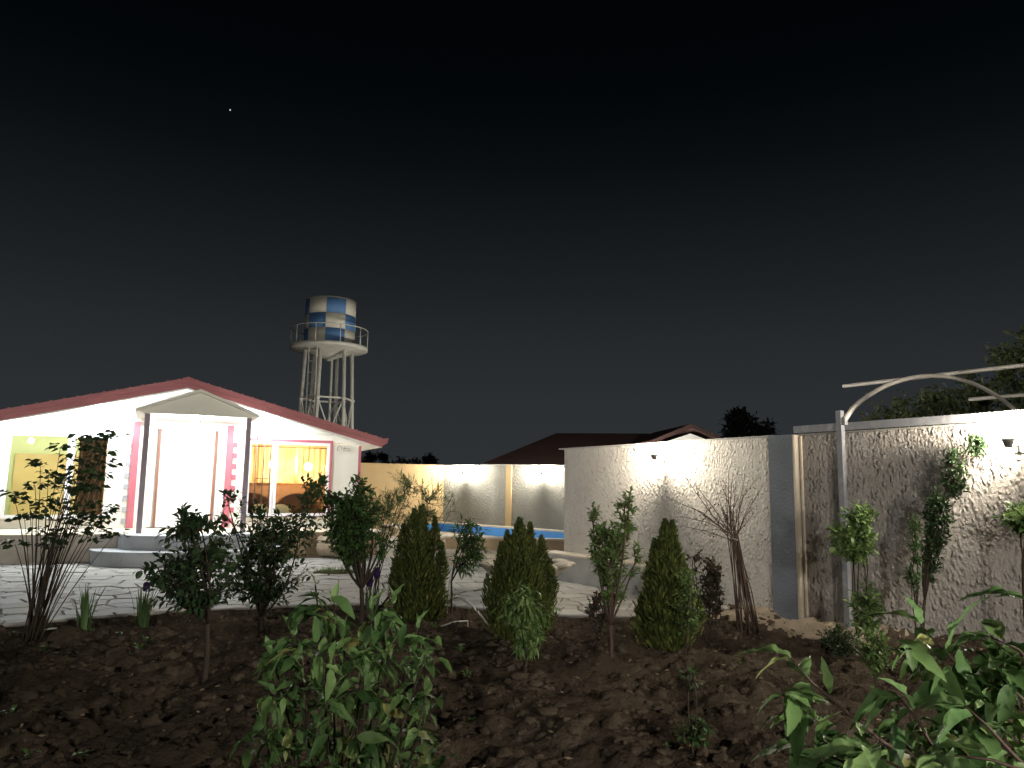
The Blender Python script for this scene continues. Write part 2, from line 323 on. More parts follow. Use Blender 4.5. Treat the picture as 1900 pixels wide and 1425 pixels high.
# clods of dug earth: nobody could count them
ico = [(0, 0, 1), (.894, 0, .447), (.276, .851, .447), (-.724, .526, .447), (-.724, -.526, .447), (.276, -.851, .447),
       (.724, .526, -.447), (-.276, .851, -.447), (-.894, 0, -.447), (-.276, -.851, -.447), (.724, -.526, -.447), (0, 0, -1)]
icf = [(0, 1, 2), (0, 2, 3), (0, 3, 4), (0, 4, 5), (0, 5, 1), (1, 6, 2), (2, 7, 3), (3, 8, 4), (4, 9, 5), (5, 10, 1), (6, 7, 2), (7, 8, 3), (8, 9, 4), (9, 10, 5), (10, 6, 1), (11, 7, 6), (11, 8, 7), (11, 9, 8), (11, 10, 9), (11, 6, 10)]
icoV, icoF = [Vector(p).normalized() for p in ico], []
_mid = {}
def _m(i, j):
    k = (min(i, j), max(i, j))
    if k not in _mid: icoV.append(((icoV[i] + icoV[j]) / 2).normalized()); _mid[k] = len(icoV) - 1
    return _mid[k]
for (i, j, k) in icf:
    p, q, r = _m(i, j), _m(j, k), _m(k, i); icoF += [(i, p, r), (p, j, q), (r, q, k), (p, q, r)]
icoV, icoF = np.array(icoV), np.array(icoF)
lumps = [icoV * np.array([[1 + .85 * mnoise.noise(Vector(p) * 1.5 + Vector((i * 9.1, 0, 0))) + .5 * mnoise.noise(Vector(p) * 3.4 + Vector((0, i * 5.3, 0)))] for p in icoV]) for i in range(12)]
cv, cf, k = [], [], 0
while k < 6500:
    y = rng.uniform(2.2, 11.2); x = rng.uniform(-.8 * y - .6, .8 * y + .6)
    if y > edge_y(x) - .12 or (Vector((x, y, 0)) - W0).dot(WN) < .08: continue
    r = rng.choice((.010, .012, .016, .02, .025, .032, .05)) * rng.uniform(.7, 1.35)
    q = rng.choice(lumps) * [r * rng.uniform(.8, 1.4), r * rng.uniform(.8, 1.3), r * rng.uniform(.5, .9)]
    a = rng.uniform(0, 6.28); q = q @ np.array([[math.cos(a), -math.sin(a), 0], [math.sin(a), math.cos(a), 0], [0, 0, 1]])
    cv.append(q + [x, y, soil_h(x, y) - r * .05]); cf.append(icoF + 42 * k); k += 1
tag(obj('earth_clods', fastmesh('earth_clods', np.concatenate(cv), np.concatenate(cf), M['clod'], smooth=True)), 'loose brown clods of freshly dug earth over the garden bed', 'earth', kind='stuff')

wv_, wf_, wr_ = [], [], []
for k in range(95):
    y = rng.uniform(2.6, 10.6); x = rng.uniform(-.72 * y, .72 * y)
    if y > edge_y(x) - .2 or (Vector((x, y, 0)) - W0).dot(WN) < .25: continue
    z = soil_h(x, y); nl = rng.randint(5, 10); sz = rng.uniform(.03, .085)
    for j in range(nl):
        a = 6.28 * j / nl + rng.uniform(-.3, .3); l = sz * rng.uniform(.6, 1.2); c, s_ = math.cos(a), math.sin(a); w = l * .2; i = len(wv_); up = rng.uniform(.2, .9) * l
        wv_ += [(x, y, z), (x + c * l * .5 - s_ * w, y + s_ * l * .5 + c * w, z + up), (x + c * l, y + s_ * l, z + up * .9), (x + c * l * .5 + s_ * w, y + s_ * l * .5 - c * w, z + up)]; wf_.append((i, i + 1, i + 2, i + 3)); wr_.append(rng.random())
tag(obj('weeds', fastmesh('weeds', wv_, wf_, LM['grass'], wr_)), 'small green weeds sprouting here and there from the dug bed', 'weeds', kind='stuff')
# sandy strip at the wall foot, dry leaf litter
sv, sf, ns_, no_ = [], [], 46, 20
for i in range(ns_):
    for j in range(no_):
        s_, o_ = 3.9 + 2.7 * i / (ns_ - 1), .0 + 1.05 * j / (no_ - 1); p = Wp(s_, o_); ed = min(i, ns_ - 1 - i, (no_ - 1 - j) * 1.2) / 6
        sv.append((p.x, p.y, soil_h(p.x, p.y) + .035 * min(1, ed) - .02 + .018 * mnoise.noise(p * 6)))
sf = [(i * no_ + j, i * no_ + j + 1, (i + 1) * no_ + j + 1, (i + 1) * no_ + j) for i in range(ns_ - 1) for j in range(no_ - 1)]
tag(obj('sand', fastmesh('sand', sv, sf, mat('sand', (.30, .245, .18), .95, ((.20, .16, .115), 6, .3), (30, .8, .02), .1))), kind='structure')
lv_, lf_ = [], []
for k in range(900):
    y = rng.uniform(2.4, 10.9); x = rng.uniform(-.75 * y, .75 * y)
    if y > edge_y(x) - .1 or (Vector((x, y, 0)) - W0).dot(WN) < .1: continue
    a, l = rng.uniform(0, 6.28), rng.uniform(.012, .034); c, s_ = math.cos(a) * l, math.sin(a) * l; z = soil_h(x, y) + .012; i = len(lv_); t_ = rng.uniform(-.012, .018)
    lv_ += [(x - c, y - s_, z + t_), (x + s_ * .4, y - c * .4, z + .004), (x + c, y + s_, z + .006), (x - s_ * .4, y + c * .4, z + .014)]; lf_.append((i, i + 1, i + 2, i + 3))
tag(obj('leaf_litter', fastmesh('leaf_litter', lv_, lf_, mat('dry_leaf', (.20, .15, .095), .9, ((.12, .085, .05), 4, .3)))), 'scattered dry tan leaves lying on the dug garden bed', 'leaves', kind='stuff')

# paving: a mortar bed with a separate flagstone for each piece
pav = [(-16, 24)] + EDGE[:-1] + [tuple(Wp(4.5, -.1)[:2]), tuple(Wp(0, -.1)[:2]), (1.3, 30)]
paving = tag(MB().prism(pav, -.30, -.016).build('paving', M['mortar']), kind='structure')
seeds = []
tries = 0
while len(seeds) < 820 and tries < 40000:
    tries += 1
    x, y = rng.uniform(-13, 3.6), rng.uniform(6, 19.5)
    p = Vector((x, y, 0)); hu, hn = (p - T0).dot(E_), (p - T0).dot(N_)
    if y < edge_y(x) + .1 or hn < -.1 or (p - W0).dot(WN) < .05 or (hu > 9.6 and y > 17.2): continue
    if any((x - a) ** 2 + (y - b) ** 2 < .31 ** 2 for a, b in seeds): continue
    seeds.append((x, y))
STEP_C = H(3.30, 0)
cells = []
for i, (x, y) in enumerate(seeds):
    poly = [(x - .55, y - .45), (x + .55, y - .45), (x + .55, y + .45), (x - .55, y + .45)]
    for j, (a, b) in enumerate(seeds):
        if i == j or abs(a - x) > 1.3 or abs(b - y) > 1.3: continue
        dx, dy = a - x, b - y; dd = math.hypot(dx, dy); dx, dy = dx / dd, dy / dd
        poly = clip(poly, dx, dy, dx * (x + a) / 2 + dy * (y + b) / 2 - .013)
    for (a, b), (c, d) in zip(EDGE, EDGE[1:]):
        if a - .2 <= x <= c + .2:
            nx_, ny_ = (d - b), -(c - a); l = math.hypot(nx_, ny_); nx_, ny_ = nx_ / l, ny_ / l
            poly = clip(poly, nx_, ny_, nx_ * a + ny_ * b - .01)
    poly = clip(poly, -WN.x, -WN.y, -(WN.x * W0.x + WN.y * W0.y) - .01)
    poly = clip(poly, -N_.x, -N_.y, -(N_.x * T0.x + N_.y * T0.y) - .005)
    if len(poly) >= 3: cells.append((y, poly, (x, y)))
cells.sort(key=lambda c: c[0])
rest = MB(); nst = 0
for y, poly, (cx, cy_) in cells:
    hz = rng.uniform(-.004, .010); n = len(poly)
    m_ = [((p[0] - cx), (p[1] - cy_)) for p in poly]
    inn = [(p[0] * .95, p[1] * .95) for p in m_]
    vs_ = [(*p, -.03) for p in m_] + [(*p, hz - .010) for p in m_] + [(p[0], p[1], hz + rng.uniform(-.003, .003)) for p in inn]
    fs_ = [(i, (i + 1) % n, n + (i + 1) % n, n + i) for i in range(n)] + [(n + i, n + (i + 1) % n, 2 * n + (i + 1) % n, 2 * n + i) for i in range(n)] + [tuple(range(2 * n, 3 * n))]
    if nst < 296:
        b = MB().add(vs_, fs_); o = b.build('flagstone', M['stone'][nst * 7 % 4], paving); o.location = (cx, cy_, 0); nst += 1
    else: rest.add([(a + cx, b + cy_, c) for a, b, c in vs_], fs_)
if rest.v: tag(rest.build('flagstones', M['stone'][0], paving), kind='stuff')

# grass-grown gap in the paving
patch_c = on_z(626, 1062)
pt = thing('planting_hole', 'soil gap in the paving with a tuft of green grass', 'planting hole', patch_c)
MB().lathe([(0, .016), (.25, .020), (.42, .012), (.47, -.01)], 18).build('soil', M['soil'], pt)
gv, gf, gr = [], [], []
for k in range(220):
    a, r = rng.uniform(0, 6.28), .42 * math.sqrt(rng.random()); x, y = r * math.cos(a), r * math.sin(a); h = rng.uniform(.04, .11); w = .006; b = rng.uniform(-.04, .04); c = rng.uniform(0, 3.14)
    dx, dy = w * math.cos(c), w * math.sin(c); i = len(gv)
    gv += [(x - dx, y - dy, .01), (x + dx, y + dy, .01), (x + dx * .6 + b * .5, y + dy * .6, h * .6), (x - dx * .6 + b * .5, y - dy * .6, h * .6), (x + b, y, h), (x + b, y, h)]
    gf += [(i, i + 1, i + 2, i + 3), (i + 3, i + 2, i + 4, i + 5)]; gr += [rng.random()] * 2
tag(obj('grass', fastmesh('grass', gv, gf, LM['grass'], gr), pt), kind='stuff')

# ------------------------------------------------------------------ terrace with rounded steps
TZ = .56
ter = obj('terrace', None); ter.location = T0; ter.rotation_euler = (0, 0, HRZ); tag(ter, kind='structure')     # local x along the front, y inwards
MB().box(-5.0, 7.80, .04, 11.5, -.2, TZ - .03).build('core', M['cement'], ter)
x = -5.0; k = 0
while x < 7.80:                                                       # floor slabs and facing slabs, each its own piece
    w = min(rng.uniform(.55, .75), 7.84 - x)
    if w < .2: break
    MB().box(x + .004, x + w - .004, -.035, .80, TZ - .03, TZ).build('floor_slab', M['coping'], ter)
    MB().box(x + .004, x + w - .004, .80 + .008, 2.29, TZ - .03, TZ - rng.uniform(0, .003)).build('floor_slab', M['coping'], ter)
    MB().box(x + .003, x + w - .003, 0 + rng.uniform(0, .006), .038, -.05, TZ - .032).build('facing_slab', M['clad'] if x > 4.7 else M['clad2'], ter)
    x += w; k += 1
y = .05
while y < 6:
    w = rng.uniform(.6, .8); MB().box(7.802, 7.84, y + .003, y + w - .003, -.05, TZ - .032).build('facing_slab', M['clad'], ter); y += w
def half_round(cx, hw, dep, n=22): return [(cx + hw * math.cos(math.pi + math.pi * i / n), -dep * max(0, math.sin(math.pi * i / n)) ** .72) for i in range(n + 1)]
for hw, dep, z0, z1 in ((1.85, 1.62, -.05, .28), (1.36, 1.05, .281, TZ + .006)):
    p = half_round(3.42, hw, dep); st = MB().prism(p, z0, z1 - .03).build('step', M['step'], ter)
    MB().prism([((a - 3.42) * 1.015 + 3.42, b * 1.02 - .002) for a, b in p], z1 - .03, z1).build('tread', M['step'], st)

# ------------------------------------------------------------------ the house
FO = 2.30                                                             # terrace front to house front
house = thing('house', 'white single storey gabled house with red roof edge and lit porch', 'house', H(0, FO), HRZ)   # local y inwards
AP, SL = 3.23, .262
def zroof(u): return 4.18 - SL * abs(u - AP)
def zund(u): return 3.93 - SL * abs(u - AP)
def wall_panel(u0, u1, z0, z1):
    p = [(u0 + .003, z0 + .003), (u1 - .003, z0 + .003), (u1 - .003, z1 - .003), (u0 + .003, z1 - .003)]
    p = clip(p, SL, 1, 3.93 + SL * AP); p = clip(p, -SL, 1, 3.93 - SL * AP)
    if len(p) >= 3: MB().slab(p, 0, .12).build('wall_panel', M['panel'], house)
UL, UR = -1.15, 7.62
for u0, u1 in ((UL, 2.55), (4.12, UR)): wall_panel(u0, u1, TZ, .80)
for u0, u1 in ((UL, -.44), (1.66, 2.55), (4.12, 4.76), (6.82, UR)): wall_panel(u0, u1, .80, 2.74)
for u0, u1 in ((UL, 2.55), (2.55, 4.12), (4.12, UR)): wall_panel(u0, u1, 2.745 if u0 != 2.55 else 2.95, 2.955 if u0 != 2.55 else 3.2)
wall_panel(UL, 2.55, 2.955, 3.45); wall_panel(4.12, UR, 2.955, 3.45); wall_panel(2.55, 4.12, 3.2, 3.45); wall_panel(UL, UR, 3.45, 4.0)
for u0, u1 in ((UL + .001, UL + .12), (UR - .12, UR - .001)):                       # side walls in panels
    for y0 in (.125, 2.325, 4.525, 6.725): MB().box(u0, u1, y0, y0 + 2.19, TZ, 2.76).build('wall_panel', M['panel'], house)
MB().box(UL, UR, 8.92, 9.04, TZ, 2.76).build('wall_panel', M['panel'], house)
for u in (UR, UL): MB().box(u - .035, u + .035, -.012, .04, TZ, 2.70).build('corner_trim', M['rose'], house)
# roof
def roof_half(sg):
    a, b = AP, AP + sg * 4.87
    p = [(a, zroof(a) - .006), (b, zroof(b) - .006), (b, zroof(b) - .15), (a, zroof(a) - .15)]
    if sg < 0: p = p[::-1]
    r = MB().slab(p, -.47, 9.6).build('roof_sheet', M['roof'], house)
    p2 = [(a, zund(a) + .095), (b, zund(b) + .095), (b, zund(b)), (a, zund(a))]
    if sg < 0: p2 = p2[::-1]
    MB().slab(p2, -.44, 9.5).build('soffit', M['white'], house)
    up = [(a, zroof(a)), (b, zroof(b)), (b, zroof(b) - .13), (a, zroof(a) - .13)]; lo = [(a, zroof(a) - .135), (b, zroof(b) - .135), (b, zroof(b) - .245), (a, zroof(a) - .245)]
    tr = [(a, zund(a) + .004), (b - sg * .35, zund(b - sg * .35) + .004), (b - sg * .35, zund(b - sg * .35) - .030), (a, zund(a) - .030)]
    if sg < 0: up, lo, tr = up[::-1], lo[::-1], tr[::-1]
    MB().slab(up, -.525, -.472).build('fascia_board', M['roof'], house); MB().slab(lo, -.505, -.472).build('fascia_board', M['roof'], house)
    MB().slab(tr, -.49, -.445).build('white_trim', M['white'], house)
    for k in range(18):                                               # standing seams
        u = a + sg * (.2 + k * .265); z = zroof(u); MB().box(u - .02, u + .02, -.46, 9.59, z - .012, z + .025).build('seam', M['roof'], r)
    g = [(b - sg * .02, zroof(b) - .02), (b + sg * .16, zroof(b) + .01), (b + sg * .13, zroof(b) - .13), (b - sg * .02, zroof(b) - .21)]
    if sg < 0: g = g[::-1]
    MB().slab(g, -.53, 9.6).build('gutter', M['roof'], house)
roof_half(1); roof_half(-1)
MB().slab([(AP - .14, 4.16), (AP, 4.20), (AP + .14, 4.16), (AP, 4.17)][::-1], -.53, 9.6).build('ridge_cap', M['roof'], house)
# porch: posts stand on the terrace edge
PC = 3.455
for u in (2.43, 4.52): MB().box(u - .055, u + .055, -2.30, -2.19, TZ - .0, 3.12).build('porch_post', M['mauve'], house)
zp = lambda u: 3.70 - .385 * abs(u - PC)
ped = [(2.40, 3.125), (4.55, 3.125), (4.66, zp(4.66) - .07), (PC, zp(PC) - .07), (2.25, zp(2.25) - .07)]
MB().slab(ped, -2.32, -2.24).build('pediment', M['panel'], house)
for sg in (1, -1):
    b = PC + sg * 1.28; p = [(PC, zp(PC)), (b, zp(b)), (b, zp(b) - .065), (PC, zp(PC) - .065)]
    if sg < 0: p = p[::-1]
    MB().slab(p, -2.42, -.02).build('porch_roof', M['panel'], house)
MB().box(2.38, 4.57, -2.238, -.004, 3.126, 3.16).build('porch_ceiling', M['white'], house)
for u in (2.44, 4.51): MB().box(u - .03, u + .03, -2.18, -.15, 3.0, 3.123).build('porch_beam', M['white'], house)
for u in (2.18, 4.31):
    MB().box(u - .075, u + .075, -.05, -.002, TZ, 3.10).build('pilaster', M['rose'], house)
    for k in range(8):
        z = .66 + k * .27; MB().box(u - .185 if u < 3 else u + .08, u - .08 if u < 3 else u + .185, -.035, -.002, z, z + .125).build('quoin', M['quoin'] if u < 3 else M['rose'], house)
# door
dr = MB().box(2.70, 3.97, .03, .07, TZ + .02, 2.90).build('door', M['door'], house)
for u0, u1 in ((2.80, 3.28), (3.40, 3.88)):
    for z0, z1 in ((.75, 1.35), (1.45, 2.75)): MB().box(u0, u1, .018, .029, z0, z1).build('door_panel', M['door'], dr)
MB().tube([(3.32, .025, 1.55), (3.32, -.03, 1.55), (3.32, -.03, 1.75), (3.32, .025, 1.75)], .011).build('handle', M['steel'], dr)
for u in (2.70, 3.98): MB().box(u - .03, u + .03, -.02, .028, TZ + .02, 2.93).build('door_jamb', M['brown'], house)
MB().box(2.555, 4.115, .075, .11, TZ + .01, 2.94).build('door_surround', M['door'], house)
# windows
def window(u0, u1, z0, z1, mull, label=None):
    w = MB().box(u0, u1, -.02, .045, z0, z0 + .07).box(u0, u1, -.02, .045, z1 - .07, z1).box(u0, u0 + .07, -.02, .045, z0 + .07, z1 - .07).box(u1 - .07, u1, -.02, .045, z0 + .07, z1 - .07).build('window', M['upvc'], house)
    MB().box(mull - .07, mull + .07, -.03, .04, z0 + .071, z1 - .071).build('mullion', M['upvc'], w)
    for a, b in ((u0 + .071, mull - .071), (mull + .071, u1 - .071)): MB().add([(a, .012, z0 + .07), (b, .012, z0 + .07), (b, .012, z1 - .07), (a, .012, z1 - .07)], [(0, 1, 2, 3)]).build('pane', M['glass'], w)
    MB().box(u0 - .07, u1 + .07, -.03, -.003, z1 + .001, z1 + .07).box(u0 - .07, u0 - .002, -.03, -.003, z0 - .02, z1).box(u1 + .002, u1 + .07, -.03, -.003, z0 - .02, z1).build('trim', M['rose'] if u0 > 2 else M['upvc'], w)
    MB().box(u0 - .09, u1 + .09, -.10, .0, z0 - .05, z0 - .022).build('sill', M['coping'], w)
window(-.44, 1.66, .80, 2.74, .84); window(4.76, 6.82, .84, 2.74, 5.42)
# rooms behind the windows
def room(u0, u1, depth, m, name):
    y0, z0, z1 = .13, TZ + .02, 2.94
    MB().add([(u0, y0, z0), (u1, y0, z0), (u1, depth, z0), (u0, depth, z0), (u0, y0, z1), (u1, y0, z1), (u1, depth, z1), (u0, depth, z1)],
             [(0, 1, 2, 3), (7, 6, 5, 4), (3, 2, 6, 7), (0, 3, 7, 4), (2, 1, 5, 6)]).build(name, m, house)
room(-1.02, 2.60, 3.6, M['room_olive'], 'room_lining'); room(4.15, 7.48, 3.2, M['room_warm'], 'room_lining')
MB().box(4.16, 7.47, 3.12, 3.16, TZ + .03, 1.68).build('wainscot', M['wood'], house)

def house_pt(u, y, z): return H(u, FO + y, z)
def curtain(u0, u1, y, z0, z1, m, label, folds):
    o = thing('curtain', label, 'curtain', house_pt((u0 + u1) / 2, y, z0), HRZ); b = MB(); n = folds * 8; w = (u1 - u0)
    vs_ = [(-w / 2 + w * i / n, .035 * math.sin(i / 8 * 6.28) + .012 * math.sin(i * .9), z * (z1 - z0)) for z in (0, .5, 1) for i in range(n + 1)]
    b.add(vs_, [(r * (n + 1) + i, r * (n + 1) + i + 1, (r + 1) * (n + 1) + i + 1, (r + 1) * (n + 1) + i) for r in (0, 1) for i in range(n)], True).build('cloth', m, o)
    MB().tube([(-w / 2 - .05, 0, z1 - z0 + .02), (w / 2 + .05, 0, z1 - z0 + .02)], .015).build('rod', M['brown'], o)
curtain(4.22, 5.30, 2.9, 1.70, 2.72, M['curtain'], 'amber curtain behind the barred casement of the warm lit window', 7)
curtain(5.36, 6.40, 2.9, 1.70, 2.72, M['curtain'], 'wide amber curtain in the middle of the warm lit window', 7)
curtain(6.46, 7.42, 2.9, 1.70, 2.72, M['curtain'], 'amber curtain in the warm lit window, on the plaque side', 6)
curtain(.98, 1.56, .28, .86, 2.66, M['curtain_brown'], 'brown curtain at the edge of the olive lit window', 6)
def sofa(u, y, label):
    s = thing('sofa', label, 'sofa', house_pt(u, y, TZ + .02), HRZ); b = MB()
    n = 14; pr_ = [(-.5, .12)] + [(-.5 + i / n, .62 + .22 * math.sin(math.pi * i / n) ** .6) for i in range(n + 1)] + [(.5, .12)]
    MB().slab(pr_, -.09, .09).build('backrest', M['sofa'], s); MB().box(-.5, .5, .10, .75, .10, .42).build('seat', M['sofa'], s)
    for x in (-.6, .505): MB().box(x, x + .095, -.09, .75, .0, .58).build('armrest', M['sofa'], s)
sofa(4.92, .55, 'brown round-backed sofa behind the barred casement'); sofa(6.15, .55, 'brown round-backed sofa behind the wide warm lit pane')
for u, l in ((5.18, 'pale cushion lying behind the barred casement'), (5.72, 'pale cushion lying behind the wide warm pane')):
    c = tag(MB().sphere((0, 0, 0), .2, 14, 8, (1.2, .35, .75)).build('cushion', M['cushion']), l, 'cushion'); c.location = house_pt(u, .30, TZ + .42); c.rotation_euler = (0, .3, HRZ)
def pendant(u, y, z, label, r=.10):
    p = thing('pendant_lamp', label, 'lamp', house_pt(u, y, z), HRZ)
    MB().tube([(0, 0, r), (0, 0, 2.93 - z)], .008).build('cord', M['guard'], p); MB().lathe([(.03, r * .8), (.05, r * .8 + .02), (.03, r + .06), (.0, r + .07)], 12).build('cap', M['steel'], p)
    MB().sphere((0, 0, 0), r).build('bulb', M['bulb_amber'] if r > .08 else M['bulb_room'], p)
pendant(5.62, 1.9, 2.20, 'round amber pendant lamp behind the window mullion'); pendant(6.55, 1.6, 2.15, 'round amber pendant lamp behind the wide warm pane'); pendant(-.2, 1.6, 2.62, 'round ceiling lamp in the olive lit room', .055)

# iron bars over the casement
g = thing('window_guard', 'three dark iron rods with a crossbar before the warm window', 'window guard', house_pt(5.0, -.14, TZ), HRZ)
for u in (-.05, .13, .30):
    b = MB().tube([(u, 0, .0), (u, 0, 2.26)], .013).build('bar', M['guard'], g); MB().sphere((u, 0, 2.27), .028, 10, 6).build('finial', M['guard'], b)
MB().tube([(-.05, .0, 1.22), (.30, 0, 1.22)], .011).build('crossbar', M['guard'], g)

# plaque: a small house drawing and script
pq = thing('wall_plaque', 'small pale plaque with a house drawing and script near the house corner', 'plaque', house_pt(7.17, -.012, 2.62), HRZ)
MB().box(-.21, .21, -.01, .0, -.085, .085).build('plate', mat('plaque', (.60, .57, .50), .3), pq)
ink = mat('plaque_ink', (.12, .11, .10), .5)
MB().tube([(-.155, -.013, -.06), (-.155, -.013, .01), (-.175, -.013, .0), (-.105, -.013, .065), (-.035, -.013, .0), (-.055, -.013, .01), (-.055, -.013, -.02)], .006, 5).build('house_drawing', ink, pq)
MB().tube([(-.02, -.013, -.03), (.01, -.013, -.035), (.02, -.013, .05), (.025, -.013, -.02), (.05, -.013, -.015), (.065, -.013, .035), (.075, -.013, -.01), (.10, -.013, .015), (.115, -.013, -.015), (.14, -.013, .01), (.16, -.013, -.02), (.185, -.013, -.015)], .006, 5).build('script', ink, pq)
MB().tube([(-.01, -.013, -.062), (.18, -.013, -.060)], .004, 5).build('script', ink, pq)

# lamps of the house
def eave_lamp(u, y, z, label, zs, bulb='bulb_cool'):
    o = thing('eave_lamp', label, 'lamp', house_pt(u, y, z), HRZ, 'lamps under the house eaves')
    MB().lathe([(.0, zs - z), (.065, zs - z), (.065, zs - z - .02), (.03, zs - z - .035), (.03, .045), (.0, .045)], 16).build('holder', M['white'], o)
    MB().sphere((0, 0, 0), .06).build('bulb', M[bulb], o)
for u, l in ((-.48, 'white eave lamp over the outer side of the olive lit window'), (1.45, 'white eave lamp between the olive lit window and the porch'), (5.09, 'white eave lamp above the warm lit window')):
    eave_lamp(u, -.25, zund(u) - .105, l, zund(u) + .002)
eave_lamp(3.42, -2.02, 3.055, 'white lamp under the porch ceiling', 3.128, 'bulb_porch')
eave_lamp(7.90, 3.6, 2.56, 'white eave lamp on the side wall facing the pool', zund(7.90) + .002)

# ------------------------------------------------------------------ boundary walls
def wall_lamp(p, rz, label, group='wall lamps along the boundary walls'):      # local -y points into the court
    o = thing('wall_lamp', label, 'lamp', p, rz, group)
    MB().box(-.05, .05, -.022, .0, -.20, -.04).build('back_plate', M['lamp_body'], o)
    MB().tube([(0, -.02, -.13), (0, -.16, -.15), (0, -.24, -.13)], .012, 8).build('arm', M['lamp_body'], o)
    MB().lathe([(.0, -.16), (.03, -.155), (.05, -.10), (.064, -.072), (.045, -.06), (.0, -.058)], 14, (0, -.24, 0)).build('socket', M['lamp_body'], o)
    MB().sphere((0, -.24, .03), .05, 12, 8, (1, 1, 1.6)).build('bulb', M['bulb_warm'], o)
WH = 2.36
bw = thing('boundary_wall', 'coarse rendered garden wall with a grey column and thin coping', 'wall', W0, WRZ)   # local x along the wall, y away from the court
MB().box(0, 4.80, 0, .22, -.3, WH).build('render_panel', M['stucco'], bw)
MB().box(5.19, 20.0, .02, .22, -.3, WH).build('render_panel', M['stucco_brown'], bw)
MB().box(4.801, 5.185, -.12, .23, -.3, WH + .01).build('column', M['column'], bw)
MB().box(5.186, 5.189, -.118, .02, -.3, WH + .008).build('column_lit_face', M['cream_side_lit'], bw)  # thin sheet, its cream colour stands for lamp light on this side
MB().box(5.215, 5.24, -.010, .019, -.2, WH - .01).build('joint_strip', M['cream_side_lit'], bw)
MB().box(-.16, 4.80, -.02, .26, WH + .001, WH + .025).build('coping', M['cement'], bw)
MB().box(5.19, 20.0, .0, .24, WH + .001, WH + .02).build('coping', M['cement'], bw)
wall_lamp(Wp(2.70, 0, 2.25), WRZ, 'lit lamp high on the coarse wall above the bare canes')
wall_lamp(Wp(7.86, -.02, 2.25), WRZ, 'lit lamp on the brown wall under the arched pipe frame')
wall_lamp(Wp(12.9, -.02, 2.25), WRZ, 'assumed lit lamp, out of view, on the brown wall beyond the foreground branches')  # unseen lamp, assumed to continue the row; added to light foreground leaves
wall_lamp(Wp(17.95, -.02, 2.25), WRZ, 'added lit lamp, out of view, at the near end of the brown wall')  # another unseen lamp in that row, added for the foreground light
gl_ = thing('near_fill_lamp', 'short added fill lamp on a post out of view behind the camera', 'lamp', (3.3, -1.3, SOILZ - .1))  # unseen lamp, added to brighten the foreground leaves
MB().tube([(0, 0, 0), (0, 0, 2.2)], .035, 10).build('post', M['lamp_body'], gl_); MB().lathe([(.03, 2.2), (.07, 2.22), (.07, 2.25), (.0, 2.26)], 12).build('collar', M['lamp_body'], gl_); MB().sphere((0, 0, 2.33), .07).build('bulb', M['bulb_near_fill'], gl_)
sl = thing('far_fill_lamp', 'tall added fill lamp on a bent pole far behind the camera', 'lamp', (-2.0, -24.0, -.32))  # unseen lamp, added as even frontal fill for terrace, wall and plants
MB().tube([(0, 0, 0), (0, 0, 7.4), (0, .25, 8.1), (0, .9, 8.45), (0, 1.5, 8.45)], [.07, .06, .05, .045, .04], 10).build('pole', M['pgrey'], sl)
MB().box(-.17, .17, 1.35, 2.15, 8.42, 8.52).build('head', M['lamp_body'], sl); MB().sphere((0, 1.75, 8.36), .15, 14, 8, (1, 1.2, .5)).build('bulb', M['bulb_far_fill'], sl)
FC = Vector((-2.2, 25.4, 0)); G1 = Vector((3.6, 22.9, 0)); gd = (G1 - FC).normalized(); GRZ = math.atan2(gd.y, gd.x)
gw = thing('boundary_wall', 'pale grey rendered wall with a cream pilaster behind the pool', 'wall', FC, GRZ)
MB().box(.005, 2.34, 0, .22, -.3, WH).build('render_panel', M['grey_far'], gw); MB().box(2.345, 6.3, 0, .22, -.3, WH).build('render_panel', M['grey_far'], gw)
MB().box(2.26, 2.44, -.06, -.002, -.3, WH - .0).build('pilaster', M['cream'], gw)
cwd = Vector((.911, .412, 0)); cw_l = 12.0
cw = thing('boundary_wall', 'cream rendered wall between the house corner and the pool', 'wall', FC - cwd * cw_l, math.atan2(.412, .911))
for i in range(4): MB().box(i * 3 + .004, i * 3 + 2.996, 0, .22, -.3, WH).build('render_panel', M['cream'], cw)
MB().box(8.9, 9.15, -.07, -.002, -.3, WH).build('pilaster', M['cream'], cw)
MB().box(11.94, 12.0, -.02, .0, -.3, WH - .02).build('pilaster', M['cream'], cw)
crz = math.atan2(.412, .911)
wall_lamp(FC + gd * .82 + Vector((0, 0, 2.22)), GRZ, 'lit lamp on the grey wall beside the cream wall')
wall_lamp(FC + gd * 3.52 + Vector((0, 0, 2.22)), GRZ, 'lit lamp on the grey wall past the cream pilaster')
wall_lamp(FC - cwd * 4.9 + Vector((0, 0, 2.22)), crz, 'assumed lit lamp on the cream wall, hidden behind the house')  # hidden lamp, assumed here to light the cream wall and the tower
wall_lamp(FC - cwd * 8.8 + Vector((0, 0, 2.22)), crz, 'assumed lit lamp on the cream wall, hidden further behind the house')  # second hidden lamp, likewise assumed as light for the tower

yl = thing('assumed_yard_lamp', 'assumed lamp post, hidden in the yard beyond the pool walls', 'lamp', (2.6, 28.2, -.32))  # hidden lamp assumed here to light the tower; neighbouring roofs catch it too
MB().tube([(0, 0, 0), (0, 0, 2.3)], .045, 10).build('post', M['lamp_body'], yl); MB().lathe([(.05, 2.3), (.09, 2.33), (.09, 2.36), (.0, 2.37)], 12).build('collar', M['lamp_body'], yl); MB().sphere((0, 0, 2.46), .10).build('bulb', M['bulb_assumed_yard'], yl)
